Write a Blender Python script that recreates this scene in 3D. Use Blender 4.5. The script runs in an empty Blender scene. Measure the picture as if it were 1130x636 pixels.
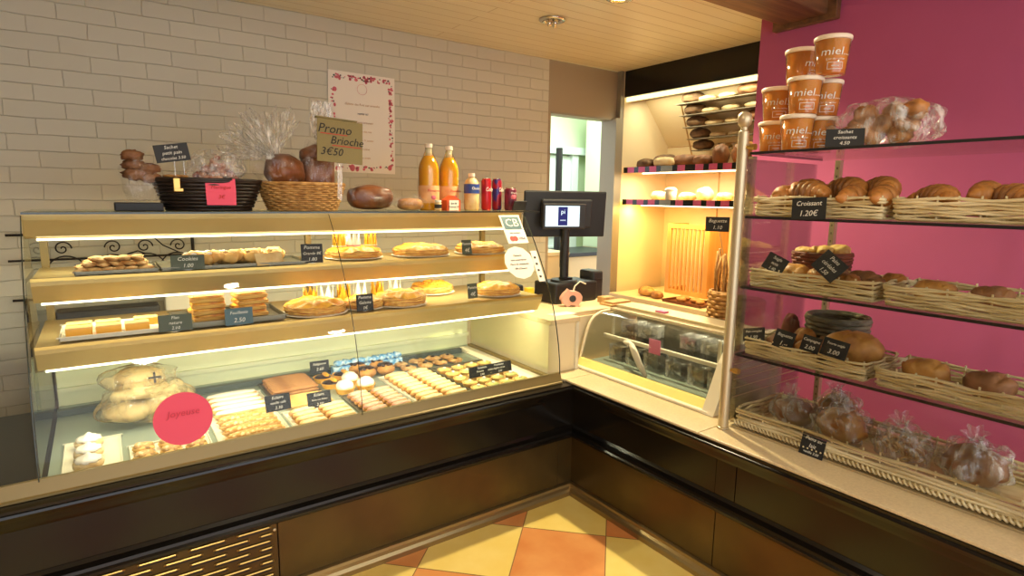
import bpy, bmesh, math, random
from mathutils import Vector, Matrix, noise
random.seed(7)
S = bpy.context.scene
C = S.collection
PI = math.pi
# ------------------------------------------------------------------ camera
YAW, PITCH, ROLL, FPX = 0.9560927, 0.1534972, 0.0136328, 646.19
CAM = Vector((-1.84294, -2.07636, 1.45))
FW = Vector((math.cos(YAW)*math.cos(PITCH), math.sin(YAW)*math.cos(PITCH), -math.sin(PITCH)))
R0 = Vector((math.sin(YAW), -math.cos(YAW), 0)); U0 = R0.cross(FW)
RT = math.cos(ROLL)*R0 + math.sin(ROLL)*U0
UP = -math.sin(ROLL)*R0 + math.cos(ROLL)*U0
cam = bpy.data.cameras.new('camera'); co = bpy.data.objects.new('camera', cam); C.objects.link(co)
cam.sensor_width = 36; cam.lens = FPX/1130*36; cam.clip_start = .02
m3 = Matrix((RT, UP, -FW)).transposed()
co.matrix_world = Matrix.Translation(CAM) @ m3.to_4x4()
S.camera = co
def ray(u, w): return FW + RT*((u-565.5)/FPX) - UP*((w-318)/FPX)
def at(u, w, ax, val):
    d = ray(u, w); t = (val-CAM[ax])/d[ax]; return CAM + d*t
def RX(u, w, x): return at(u, w, 0, x)
def RY(u, w, y): return at(u, w, 1, y)
def RZ(u, w, z): return at(u, w, 2, z)

# ------------------------------------------------------------------ materials
def lin(c):
    return tuple(((x/255)/12.92 if x/255 <= .04045 else ((x/255+.055)/1.055)**2.4) for x in c)
def newmat(name):
    m = bpy.data.materials.new(name); m.use_nodes = True
    nt = m.node_tree; nt.nodes.clear()
    return m, nt, nt.nodes.new('ShaderNodeOutputMaterial')
def N(nt, t, **k):
    n = nt.nodes.new(t)
    for a, b in k.items():
        if a in n.inputs: n.inputs[a].default_value = b
        else: setattr(n, a, b)
    return n
def mat(name, col, rough=.5, metal=0, col2=None, nscale=20, ndet=4, lo=.35, hi=.65, bump=0, bscale=60, bdist=.0045, sss=0, coat=0, stretch=None, spec=.5, wave=None):
    m, nt, out = newmat(name); L = nt.links
    b = N(nt, 'ShaderNodeBsdfPrincipled'); L.new(b.outputs[0], out.inputs[0])
    b.inputs['Base Color'].default_value = (*lin(col), 1); b.inputs['Roughness'].default_value = rough
    b.inputs['Metallic'].default_value = metal; b.inputs['Coat Weight'].default_value = coat
    b.inputs['Specular IOR Level'].default_value = spec
    if sss: b.inputs['Subsurface Weight'].default_value = sss; b.inputs['Subsurface Scale'].default_value = .01
    tc = N(nt, 'ShaderNodeTexCoord'); src = tc.outputs['Object']
    if stretch:
        mp = N(nt, 'ShaderNodeMapping'); mp.inputs['Scale'].default_value = stretch; L.new(src, mp.inputs[0]); src = mp.outputs[0]
    if col2 is not None:
        if wave:
            n = N(nt, 'ShaderNodeTexWave', wave_type=wave); n.inputs['Scale'].default_value = nscale; n.inputs['Distortion'].default_value = 3
            n.inputs['Detail'].default_value = 2
        else:
            n = N(nt, 'ShaderNodeTexNoise'); n.inputs['Scale'].default_value = nscale; n.inputs['Detail'].default_value = ndet
        L.new(src, n.inputs['Vector'])
        r = N(nt, 'ShaderNodeValToRGB'); r.color_ramp.elements[0].position = lo; r.color_ramp.elements[1].position = hi
        r.color_ramp.elements[0].color = (*lin(col), 1); r.color_ramp.elements[1].color = (*lin(col2), 1)
        L.new(n.outputs[0], r.inputs[0]); L.new(r.outputs[0], b.inputs['Base Color'])
    if bump:
        n2 = N(nt, 'ShaderNodeTexNoise'); n2.inputs['Scale'].default_value = bscale; n2.inputs['Detail'].default_value = 5
        L.new(src, n2.inputs['Vector'])
        bp = N(nt, 'ShaderNodeBump'); bp.inputs['Strength'].default_value = bump; bp.inputs['Distance'].default_value = bdist
        L.new(n2.outputs[0], bp.inputs['Height']); L.new(bp.outputs[0], b.inputs['Normal'])
    return m
def glassmat(name, tint=(1, 1, 1), refl=.8, rough=.02):
    m, nt, out = newmat(name); L = nt.links
    t = N(nt, 'ShaderNodeBsdfTransparent'); t.inputs[0].default_value = (*tint, 1)
    g = N(nt, 'ShaderNodeBsdfGlossy'); g.inputs['Roughness'].default_value = rough
    f = N(nt, 'ShaderNodeFresnel'); f.inputs[0].default_value = 1.3
    mm = N(nt, 'ShaderNodeMath', operation='MULTIPLY'); mm.inputs[1].default_value = refl
    x = N(nt, 'ShaderNodeMixShader')
    L.new(f.outputs[0], mm.inputs[0]); L.new(mm.outputs[0], x.inputs[0]); L.new(t.outputs[0], x.inputs[1]); L.new(g.outputs[0], x.inputs[2])
    L.new(x.outputs[0], out.inputs[0]); return m
def filmmat(name, haze=.18, gloss=.22, scale=30, col=(255, 250, 240)):
    m, nt, out = newmat(name); L = nt.links
    tc = N(nt, 'ShaderNodeTexCoord')
    mp = N(nt, 'ShaderNodeMapping'); mp.inputs['Scale'].default_value = (1, 1, .35); L.new(tc.outputs['Object'], mp.inputs[0])
    n = N(nt, 'ShaderNodeTexNoise'); n.inputs['Scale'].default_value = scale; n.inputs['Detail'].default_value = 4; L.new(mp.outputs[0], n.inputs['Vector'])
    bp = N(nt, 'ShaderNodeBump'); bp.inputs['Strength'].default_value = 1; bp.inputs['Distance'].default_value = .02; L.new(n.outputs[0], bp.inputs['Height'])
    r = N(nt, 'ShaderNodeValToRGB'); r.color_ramp.elements[0].position = .45; r.color_ramp.elements[1].position = .68
    r.color_ramp.elements[0].color = (haze*.25,)*3+(1,); r.color_ramp.elements[1].color = (min(1, haze*3),)*3+(1,)
    L.new(n.outputs[0], r.inputs[0])
    t = N(nt, 'ShaderNodeBsdfTransparent'); d = N(nt, 'ShaderNodeBsdfDiffuse'); d.inputs[0].default_value = (*lin(col), 1)
    g = N(nt, 'ShaderNodeBsdfGlossy'); g.inputs['Roughness'].default_value = .12
    L.new(bp.outputs[0], g.inputs['Normal']); L.new(bp.outputs[0], d.inputs['Normal'])
    x1 = N(nt, 'ShaderNodeMixShader'); L.new(r.outputs[0], x1.inputs[0]); L.new(t.outputs[0], x1.inputs[1]); L.new(d.outputs[0], x1.inputs[2])
    x2 = N(nt, 'ShaderNodeMixShader'); x2.inputs[0].default_value = gloss
    L.new(x1.outputs[0], x2.inputs[1]); L.new(g.outputs[0], x2.inputs[2]); L.new(x2.outputs[0], out.inputs[0]); return m
def emat(name, col, st):
    m, nt, out = newmat(name)
    e = N(nt, 'ShaderNodeEmission'); e.inputs[0].default_value = (*lin(col), 1); e.inputs[1].default_value = st
    nt.links.new(e.outputs[0], out.inputs[0]); return m

M = {}
M['gold'] = mat('champagne_metal', (206, 182, 124), .36, .4, (196, 172, 114), 4)
M['gold_dull'] = mat('champagne_paint', (136, 116, 70), .4, .3)
M['black'] = mat('black_lacquer', (17, 14, 11), .2, 0, (20, 17, 13), 5, spec=.42)
M['reflection_brown'] = mat('black_gloss_brown_reflection', (84, 68, 38), .32, .6, (92, 75, 42), 6)  # black gloss panels with the brown floor reflection put into the base colour
M['brass'] = mat('brass', (205, 170, 95), .28, .9)
M['toe'] = mat('worn_metal_rail', (156, 134, 92), .3, .8)
M['steel'] = mat('brushed_steel', (204, 190, 158), .42, .75, bump=.1, bscale=200)
M['alu'] = mat('aluminium', (150, 144, 130), .5, .4)
M['chrome'] = mat('chrome', (220, 215, 205), .08, 1)
M['white'] = mat('white_plastic', (226, 218, 196), .4)
M['cream'] = mat('cream_laminate', (222, 200, 158), .45, 0, (214, 190, 146), 3)
M['cream2'] = mat('pale_panel', (232, 214, 176), .5)
M['yellow'] = mat('pale_yellow_plastic', (232, 218, 130), .4)
M['worktop'] = mat('worktop_stone', (216, 196, 156), .38, 0, (204, 184, 144), 120, 6, bump=.05)
M['black_matte'] = mat('black_plastic', (22, 22, 24), .5)
M['dark'] = mat('dark_plastic', (38, 38, 40), .45)
M['slate'] = mat('slate_board', (30, 31, 32), .6)
M['slate_green'] = mat('grey_green_card', (70, 80, 66), .55)  # lighter grey-green card colour
M['chalk'] = mat('chalk_white', (228, 226, 214), .8)
M['ink'] = mat('black_ink', (30, 24, 22), .7)
M['faintink'] = mat('faint_red_ink', (206, 66, 88), .7)
M['redink'] = mat('red_ink', (190, 50, 40), .7)
M['pinkwall'] = mat('magenta_paint', (176, 80, 122), .6, 0, (172, 77, 118), 3, bump=.05)
M['plain'] = mat('taupe_paint', (158, 142, 118), .6)
M['beam'] = mat('dark_oak', (84, 54, 32), .5, 0, (122, 82, 50), 7, 8, bump=.5, bscale=30, stretch=(.25, 3, 3))
M['pinknote'] = mat('pink_paper', (236, 84, 110), .7)
M['pinktag'] = mat('pink_card', (240, 130, 170), .6)
M['paper'] = mat('white_paper', (236, 228, 214), .7)
M['kraft'] = mat('kraft_card', (132, 118, 72), .7, bump=.2, bscale=200)
M['rose'] = mat('rose_print', (212, 104, 116), .7)
M['leafprint'] = mat('leaf_print', (60, 74, 56), .7)
M['crust'] = mat('golden_crust', (206, 150, 76), .5, 0, (150, 94, 42), 14, 5, .4, .68, bump=.35, bscale=60)
M['crustlt'] = mat('pale_crust', (236, 196, 120), .55, 0, (206, 146, 70), 16, 5, .42, .7, bump=.35, bscale=60)
M['galette'] = mat('glazed_puff_pastry', (248, 192, 72), .32, 0, (206, 116, 30), 14, 6, .40, .70, bump=1, bscale=50, bdist=.006)
M['crumb'] = mat('puff_layers', (240, 196, 104), .6, 0, (192, 118, 44), 60, 3, .4, .6, bump=.8, bscale=90, stretch=(.2, .2, 5))
M['croissant'] = mat('croissant_crust', (184, 122, 58), .45, 0, (104, 62, 28), 16, 6, .42, .62, bump=.6, bscale=60)
M['brownbread'] = mat('brown_bread', (146, 98, 60), .6, 0, (98, 62, 36), 14, 5, .4, .66, bump=.5, bscale=50)
M['darkbread'] = mat('dark_rye', (124, 94, 62), .75, 0, (82, 58, 38), 20, 6, .4, .66, bump=.6, bscale=60)
M['brioche'] = mat('brioche_crust', (136, 80, 42), .35, 0, (78, 42, 24), 12, 6, .38, .64, bump=.4)
M['flour'] = mat('floured_bread', (222, 200, 154), .7, 0, (206, 164, 104), 12, 5, .45, .66, bump=.4, bscale=50)
M['icing_white'] = mat('white_icing', (250, 240, 222), .3)
M['icing_cream'] = mat('cream_icing', (248, 226, 170), .35, 0, (226, 182, 110), 30, 4, .5, .7)
M['icing_pink'] = mat('rose_icing', (222, 180, 156), .3, 0, (180, 110, 84), 30, 4, .5, .7)
M['icing_caramel'] = mat('caramel_nut_icing', (214, 156, 72), .35, 0, (250, 222, 160), 70, 5, .48, .6, bump=.8, bscale=90)
M['choux'] = mat('choux_pastry', (232, 192, 124), .55, 0, (190, 130, 62), 30)
M['nut'] = mat('nut_topping', (206, 160, 98), .6, 0, (246, 226, 180), 60, 5, .45, .6, bump=1, bscale=90)
M['cookie'] = mat('crumbly_cookie', (222, 184, 124), .7, 0, (180, 128, 70), 40, 5, .4, .62, bump=1, bscale=70)
M['choco'] = mat('dark_chocolate', (48, 28, 20), .3)
M['cream'+'_whip'] = mat('whipped_cream', (250, 244, 230), .4, bump=.5, bscale=50)
M['green'] = mat('pistachio_glaze', (222, 222, 140), .3, 0, (180, 190, 96), 20)
M['orange'] = mat('orange_curd', (240, 176, 60), .3)
M['finger'] = mat('sponge_fingers', (190, 138, 84), .7, 0, (160, 108, 60), 30, bump=.3)
M['tray'] = mat('grey_tray', (128, 122, 104), .35, .6)
M['flatloaf'] = mat('pale_flat_bread', (212, 190, 138), .6, 0, (190, 160, 104), 10, bump=.3)
M['grille'] = mat('shadow_grey', (80, 88, 82), .5)  # grey of the shadow strip painted at the back of the deck
M['decksteel'] = mat('brushed_deck', (158, 170, 156), .35, .3)
M['greenwhite'] = mat('pale_green_liner', (222, 226, 190), .5)
M['traywhite'] = mat('white_tray', (226, 220, 200), .3)
M['goldcard'] = mat('gold_card', (240, 184, 60), .28, .8)
M['wicker'] = mat('honey_wicker', (204, 156, 88), .6, 0, (160, 112, 54), 40, bump=.3)
M['wickerlt'] = mat('pale_willow', (234, 220, 178), .6, 0, (194, 172, 122), 18, bump=.3, stretch=(1, .3, 3))
M['wickerred'] = mat('reddish_willow', (140, 72, 44), .6, 0, (104, 52, 34), 20, bump=.3)
M['wickergrey'] = mat('grey_willow', (140, 130, 108), .7, 0, (110, 102, 84), 20, bump=.3)
M['darkwicker'] = mat('black_brown_wicker', (46, 32, 24), .45, 0, (30, 22, 18), 30)
M['honey'] = mat('amber_honey', (222, 148, 66), .12, 0, (196, 112, 40), 9, sss=.3, coat=.6)
M['lid'] = mat('translucent_white_lid', (232, 214, 190), .4)
M['juice'] = mat('apple_juice', (240, 176, 40), .1, 0, (226, 152, 24), 5, sss=.3, coat=.8)
M['bottleglass'] = mat('clear_neck', (214, 200, 160), .1, coat=1)
M['label_peach'] = mat('peach_label', (232, 178, 120), .5, 0, (216, 150, 96), 20)
M['label_blue'] = mat('blue_label', (44, 70, 140), .4)
M['label_cream'] = mat('cream_label', (216, 190, 140), .5, 0, (190, 150, 96), 20)
M['red'] = mat('red_can', (176, 24, 34), .3, .3)
M['cherry'] = mat('cherry_purple', (84, 22, 44), .35, .2, (130, 40, 66), 26)
M['indigo'] = mat('indigo_print', (52, 50, 110), .4)
M['orangebox'] = mat('orange_box', (214, 84, 34), .5)
M['slatwood'] = mat('warm_beech', (214, 158, 84), .45, 0, (198, 140, 66), 5, stretch=(4, 4, .4))
M['woodlt'] = mat('light_wood', (206, 164, 106), .5, 0, (184, 140, 84), 8, stretch=(4, 4, .6))
M['woodtray'] = mat('brown_tray', (110, 58, 28), .4)
M['mint'] = mat('mint_paint', (206, 222, 186), .6)
M['mintdoor'] = mat('white_door_paint', (206, 220, 214), .5)
M['pigpink'] = mat('salmon_plastic', (226, 168, 146), .45)
M['lime'] = mat('lime_cloth', (176, 190, 70), .8)
M['iron'] = mat('wrought_iron', (40, 36, 34), .5, .5)
M['pinkstripe'] = mat('magenta_strip', (214, 90, 150), .5)
M['bluewrap'] = mat('blue_flower_print', (96, 160, 214), .4, 0, (200, 226, 240), 60, 4, .45, .58)
M['cardyellow'] = mat('yellow_card', (232, 190, 40), .5)
M['cbblue'] = mat('petrol_print', (40, 88, 96), .5)
M['mcred'] = mat('red_print', (170, 44, 32), .5)
M['grout'] = mat('grout', (150, 110, 70), .8)
M['tile_o'] = mat('terracotta_tile', (216, 136, 74), .3, 0, (232, 164, 98), 5, 8, .35, .7, bump=.06, bscale=18)
M['tile_c'] = mat('cream_tile', (240, 208, 110), .28, 0, (248, 222, 134), 5, 8, .35, .7, bump=.06, bscale=18)
M['screen'] = emat('lit_screen', (228, 246, 250), 1.3)
M['screenblue'] = emat('screen_logo', (70, 70, 140), .6)
M['tube'] = emat('fluorescent_tube', (255, 246, 206), 4)
M['tube2'] = emat('header_tube', (255, 232, 160), 2.2)
M['bulb'] = emat('warm_bulb', (255, 214, 140), 30)
M['glass'] = glassmat('clear_glass', (.985, .995, .985), .75)
M['glassgreen'] = glassmat('greenish_glass', (.93, .97, .9), .5)
M['glassedge'] = mat('polished_glass_edge', (40, 52, 44), .2, coat=.5)
M['clearplastic'] = filmmat('clear_plastic', .12, .12, 12)
M['film'] = filmmat('cellophane', .16, .10, 40)
M['filmlt'] = filmmat('thin_bag_film', .025, .05, 30)
M['fan'] = filmmat('crumpled_cellophane', .3, .12, 45)
M['meshbag'] = filmmat('fogged_bag', .34, .04, 16, (184, 164, 118))

# painted brick
def brickmat():
    m, nt, out = newmat('painted_brick'); L = nt.links
    b = N(nt, 'ShaderNodeBsdfPrincipled'); L.new(b.outputs[0], out.inputs[0]); b.inputs['Roughness'].default_value = .55
    tc = N(nt, 'ShaderNodeTexCoord'); sp = N(nt, 'ShaderNodeSeparateXYZ'); cb = N(nt, 'ShaderNodeCombineXYZ')
    L.new(tc.outputs['Object'], sp.inputs[0]); L.new(sp.outputs[0], cb.inputs[0]); L.new(sp.outputs[2], cb.inputs[1])
    nz = N(nt, 'ShaderNodeTexNoise'); nz.inputs['Scale'].default_value = 9; L.new(cb.outputs[0], nz.inputs['Vector'])
    mx = N(nt, 'ShaderNodeMix', data_type='RGBA'); mx.blend_type = 'ADD'; mx.inputs[0].default_value = .012
    L.new(cb.outputs[0], mx.inputs[6]); L.new(nz.outputs['Color'], mx.inputs[7])
    t = N(nt, 'ShaderNodeTexBrick'); L.new(mx.outputs[2], t.inputs['Vector'])
    t.inputs['Scale'].default_value = 1; t.inputs['Brick Width'].default_value = .226; t.inputs['Row Height'].default_value = .0745
    t.inputs['Mortar Size'].default_value = .0026; t.inputs['Mortar Smooth'].default_value = .6
    t.inputs['Color1'].default_value = (*lin((200, 196, 177)), 1); t.inputs['Color2'].default_value = (*lin((196, 192, 173)), 1)
    t.inputs['Mortar'].default_value = (*lin((188, 183, 164)), 1)
    L.new(t.outputs[0], b.inputs['Base Color'])
    n2 = N(nt, 'ShaderNodeTexNoise'); n2.inputs['Scale'].default_value = 25; n2.inputs['Detail'].default_value = 6; L.new(tc.outputs['Object'], n2.inputs['Vector'])
    ad = N(nt, 'ShaderNodeMath', operation='MULTIPLY_ADD'); ad.inputs[1].default_value = -1; L.new(t.outputs['Fac'], ad.inputs[0])
    mu = N(nt, 'ShaderNodeMath', operation='MULTIPLY'); mu.inputs[1].default_value = .35; L.new(n2.outputs[0], mu.inputs[0]); L.new(mu.outputs[0], ad.inputs[2])
    bp = N(nt, 'ShaderNodeBump'); bp.inputs['Strength'].default_value = .75; bp.inputs['Distance'].default_value = .007
    L.new(ad.outputs[0], bp.inputs['Height']); L.new(bp.outputs[0], b.inputs['Normal'])
    return m
M['brick'] = brickmat()
def plankmat():
    m, nt, out = newmat('ceiling_planks'); L = nt.links
    b = N(nt, 'ShaderNodeBsdfPrincipled'); L.new(b.outputs[0], out.inputs[0]); b.inputs['Roughness'].default_value = .35
    tc = N(nt, 'ShaderNodeTexCoord'); 
    t = N(nt, 'ShaderNodeTexBrick'); L.new(tc.outputs['Object'], t.inputs['Vector'])
    t.inputs['Scale'].default_value = 1; t.inputs['Brick Width'].default_value = 40; t.inputs['Row Height'].default_value = .1
    t.inputs['Mortar Size'].default_value = .003; t.inputs['Mortar Smooth'].default_value = .5
    t.inputs['Color1'].default_value = (*lin((224, 216, 192)), 1); t.inputs['Color2'].default_value = (*lin((220, 211, 186)), 1)
    t.inputs['Mortar'].default_value = (*lin((180, 160, 124)), 1)
    L.new(t.outputs[0], b.inputs['Base Color'])
    bp = N(nt, 'ShaderNodeBump', invert=True); bp.inputs['Strength'].default_value = .8; bp.inputs['Distance'].default_value = .004
    L.new(t.outputs['Fac'], bp.inputs['Height']); L.new(bp.outputs[0], b.inputs['Normal'])
    return m
M['planks'] = plankmat()

# ------------------------------------------------------------------ mesh helpers
class MB:
    def __init__(s): s.v = []; s.f = []; s.mi = []; s.m = 0
    def add(s, vs, fs):
        o = len(s.v); s.v += [tuple(v) for v in vs]; s.f += [tuple(i+o for i in f) for f in fs]; s.mi += [s.m]*len(fs); return s
    def box(s, x0, x1, y0, y1, z0, z1, T=None, b=0):
        if b:
            b = min(b, (x1-x0)*.3, (y1-y0)*.3, (z1-z0)*.3)
            bm = bmesh.new(); bmesh.ops.create_cube(bm, size=1)
            for v in bm.verts: v.co = Vector(((x0+x1)/2+v.co.x*(x1-x0), (y0+y1)/2+v.co.y*(y1-y0), (z0+z1)/2+v.co.z*(z1-z0)))
            bmesh.ops.bevel(bm, geom=bm.edges[:], offset=b, segments=2, affect='EDGES', profile=.5)
            bm.verts.ensure_lookup_table(); vs = [v.co.copy() for v in bm.verts]; fs = [[v.index for v in f.verts] for f in bm.faces]
            bm.free()
        else:
            vs = [Vector((x, y, z)) for x in (x0, x1) for y in (y0, y1) for z in (z0, z1)]
            fs = [(0, 1, 3, 2), (4, 6, 7, 5), (0, 4, 5, 1), (2, 3, 7, 6), (0, 2, 6, 4), (1, 5, 7, 3)]
        if T is not None: vs = [T @ v for v in vs]
        return s.add(vs, fs)
    def prism(s, poly, axis, a, b, T=None):
        """poly: list of 2D points; axis the extrusion axis ('x': poly=(y,z), 'y': poly=(x,z), 'z': poly=(x,y))"""
        def mk(p, t): return Vector({'x': (t, p[0], p[1]), 'y': (p[0], t, p[1]), 'z': (p[0], p[1], t)}[axis])
        n = len(poly); vs = [mk(p, a) for p in poly]+[mk(p, b) for p in poly]
        if T is not None: vs = [T @ v for v in vs]
        fs = [tuple(range(n-1, -1, -1)), tuple(range(n, 2*n))]+[(i, (i+1) % n, (i+1) % n+n, i+n) for i in range(n)]
        return s.add(vs, fs)
    def lathe(s, prof, c=(0, 0, 0), seg=20, T=None, wob=None, close=True):
        vs = []; n = len(prof)
        for k in range(seg):
            a = 2*PI*k/seg
            for (r, z) in prof:
                rr = r*(wob(a, z) if wob else 1)
                vs.append(Vector((c[0]+rr*math.cos(a), c[1]+rr*math.sin(a), c[2]+z)))
        if T is not None: vs = [T @ v for v in vs]
        fs = []
        for k in range(seg):
            k2 = (k+1) % seg
            for i in range(n-1): fs.append((k*n+i, k2*n+i, k2*n+i+1, k*n+i+1))
        if close:
            if prof[0][0] > 1e-4: fs.append(tuple(k*n for k in range(seg-1, -1, -1)))
            if prof[-1][0] > 1e-4: fs.append(tuple(k*n+n-1 for k in range(seg)))
        return s.add(vs, fs)
    def tube(s, pts, r, seg=8, T=None, closed=False):
        pts = [Vector(p) for p in pts]; n = len(pts); vs = []
        up = Vector((0, 0, 1)); 
        for i, p in enumerate(pts):
            d = (pts[(i+1) % n]-pts[i-1]) if closed else (pts[min(i+1, n-1)]-pts[max(i-1, 0)])
            d.normalize(); a = d.cross(up)
            if a.length < .05: a = d.cross(Vector((0, 1, 0)))
            a.normalize(); b = d.cross(a); rr = r[i] if isinstance(r, (list, tuple)) else r
            for k in range(seg):
                t = 2*PI*k/seg; vs.append(p+a*(rr*math.cos(t))+b*(rr*math.sin(t)))
        if T is not None: vs = [T @ v for v in vs]
        fs = []
        for i in range(n if closed else n-1):
            j = (i+1) % n
            for k in range(seg): fs.append((i*seg+k, i*seg+(k+1) % seg, j*seg+(k+1) % seg, j*seg+k))
        if not closed: fs += [tuple(range(seg-1, -1, -1)), tuple((n-1)*seg+k for k in range(seg))]
        return s.add(vs, fs)
    def blob(s, c, r, T=None, amp=.12, fr=2.0, sub=3, seed=0, shape=None, sq=1):
        bm = bmesh.new(); bmesh.ops.create_icosphere(bm, subdivisions=sub, radius=1)
        bm.verts.ensure_lookup_table(); vs = []
        for v in bm.verts:
            p = v.co.copy(); n = 1+amp*noise.noise(p*fr+Vector((seed*3.7, seed*1.3, 0)))
            if sq != 1: p = Vector([math.copysign(abs(t)**sq, t) for t in p])
            p = Vector((p.x*r[0]*n, p.y*r[1]*n, p.z*r[2]*n))
            if shape: p = shape(p)
            vs.append(p+Vector(c))
        if T is not None: vs = [T @ v for v in vs]
        fs = [[v.index for v in f.verts] for f in bm.faces]; bm.free(); return s.add(vs, fs)
    def build(s, name, m, parent=None, smooth=False, loc=None):
        me = bpy.data.meshes.new(name); me.from_pydata(s.v, [], s.f)
        ms = m if isinstance(m, (list, tuple)) else [m]
        for q in ms: me.materials.append(M[q] if isinstance(q, str) else q)
        if len(ms) > 1: me.polygons.foreach_set('material_index', s.mi)
        bm = bmesh.new(); bm.from_mesh(me); bmesh.ops.recalc_face_normals(bm, faces=bm.faces[:]); bm.to_mesh(me); bm.free()
        if smooth:
            me.polygons.foreach_set('use_smooth', [True]*len(me.polygons))
            if smooth != 'all':
                try: me.set_sharp_from_angle(angle=math.radians(40))
                except Exception: pass
        o = bpy.data.objects.new(name, me); C.objects.link(o)
        if parent: o.parent = parent
        if loc is not None: o.location = loc
        return o
def tag(o, label=None, cat=None, group=None, kind=None):
    if label: o['label'] = label
    if cat: o['category'] = cat
    if group: o['group'] = group
    if kind: o['kind'] = kind
    return o
def thing(name, label, cat, loc=(0, 0, 0), rz=0, group=None):
    o = bpy.data.objects.new(name, None); C.objects.link(o); o.location = loc; o.rotation_euler = (0, 0, rz); o.empty_display_size = .05
    return tag(o, label, cat, group)
def struct(o): o['kind'] = 'structure'; return o
def dup(root, loc, rz=None, label=None, group=None, scale=None):
    r = root.copy(); C.objects.link(r); r.location = loc
    if rz is not None: r.rotation_euler = (root.rotation_euler[0], root.rotation_euler[1], rz)
    if label: r['label'] = label
    if group: r['group'] = group
    if scale is not None: r.scale = (scale,)*3 if not isinstance(scale, (tuple, list)) else scale
    for ch in list(root.children):
        c = ch.copy(); C.objects.link(c); c.parent = r
        for g in ch.children:
            d = g.copy(); C.objects.link(d); d.parent = c
    return r
def text(body, size, m, parent, T, name='lettering', shear=0, align='CENTER', ext=.0004, space=1.0):
    """text lying in local xz plane facing -y, transformed by T (local to parent)"""
    cu = bpy.data.curves.new('t', 'FONT'); cu.body = body; cu.size = size; cu.align_x = align; cu.align_y = 'CENTER'; cu.shear = shear
    cu.extrude = ext; cu.resolution_u = 2; cu.space_line = space
    o = bpy.data.objects.new('t', cu); C.objects.link(o)
    bpy.context.view_layer.update()
    me = bpy.data.meshes.new_from_object(o.evaluated_get(bpy.context.evaluated_depsgraph_get()))
    bpy.data.objects.remove(o); bpy.data.curves.remove(cu)
    me.transform(T @ Matrix.Rotation(PI/2, 4, 'X')); me.materials.clear(); me.materials.append(M[m]); me.name = name
    q = bpy.data.objects.new(name, me); C.objects.link(q); q.parent = parent; return q
TR = Matrix.Translation
def RZm(a): return Matrix.Rotation(a, 4, 'Z')
def RXm(a): return Matrix.Rotation(a, 4, 'X')
def RYm(a): return Matrix.Rotation(a, 4, 'Y')

# ================================================================== SETTING
CZ = 2.455
# floor: diagonal checker tiles
T_ = .3655; g = .0022
mb = MB(); r2 = math.sqrt(.5)
def uv(u, v): return (u*r2 - v*r2, -u*r2 - v*r2)
mb.m = 0
for i in range(-9, 10):
    for j in range(-12, 13):
        u0 = -.1828+i*T_; v0 = .383+j*T_
        cx, cy = uv(u0+T_/2, v0+T_/2)
        if not (-3.4 < cx < 3.6 and -4.1 < cy < 4.4): continue
        mb.m = 1 if (i+j) % 2 == 0 else 2
        ps = [uv(u0+g, v0+g), uv(u0+T_-g, v0+g), uv(u0+T_-g, v0+T_-g), uv(u0+g, v0+T_-g)]
        mb.add([(x, y, 0) for x, y in ps], [(0, 1, 2, 3)])
mb.m = 0; mb.add([(-3.4, -4.2, -.0015), (3.8, -4.2, -.0015), (3.8, 4.4, -.0015), (-3.4, 4.4, -.0015)], [(0, 1, 2, 3)])
struct(mb.build('floor', ['grout', 'tile_o', 'tile_c']))
struct(MB().box(-3.4, 2.5, -4.2, 1.45, CZ, CZ+.04).build('ceiling', 'planks'))
# back (brick) wall with doorway x .976..1.69
struct(MB().box(-3.4, .955, 1.45, 1.57, 0, CZ).build('wall_back', 'brick'))
struct(MB().box(.9555, 1.69, 1.452, 1.57, 2.09, CZ).build('wall_over_doorway', 'plain'))
struct(MB().box(.9555, .976, 1.452, 1.57, 0, 2.09).box(.976, .983, 1.4525, 1.57, 0, 2.09).build('trim_1', 'plain'))
struct(MB().box(1.61, 1.69, 1.40, 1.57, 0, 2.09).box(1.655, 1.69, 1.405, 1.45, 2.09, CZ).build('trim_2', 'alu'))
struct(MB().box(.976, 1.61, 1.452, 1.57, 2.075, 2.09).build('trim_3', 'alu'))
struct(MB().box(1.17, 1.29, -3.2, -.11, 0, CZ).build('wall_right', 'pinkwall'))
struct(MB().box(-3.44, -3.4, -4.2, 1.45, 0, CZ).build('wall_left', 'plain'))
# room beyond the doorway
struct(MB().box(.2, 4.2, 3.3, 3.4, 0, 2.7).build('wall_far_room', 'mint'))
struct(MB().box(4.2, 4.3, 1.57, 3.4, 0, 2.7).build('wall_far_room_right', 'mint'))
struct(MB().box(.2, 4.3, 1.57, 3.4, 2.62, 2.7).build('ceiling_far_room', 'mint'))
d = struct(MB().box(1.75, 2.72, 3.24, 3.296, 0, 1.93).build('door_1', 'mintdoor'))
mb = MB()
for a in (1.83, 2.28):
    for z0, z1 in ((.15, .9), (1.0, 1.82)): mb.box(a, a+.36, 3.225, 3.241, z0, z1, b=.006)
mb.build('door_panel', 'mintdoor', d)
struct(MB().box(1.66, 1.75, 3.2, 3.298, 0, 2.0).box(2.72, 2.81, 3.2, 3.298, 0, 2.0).box(1.6, 3.6, 3.17, 3.298, 1.95, 2.03).build('trim_4', 'mintdoor'))
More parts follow.
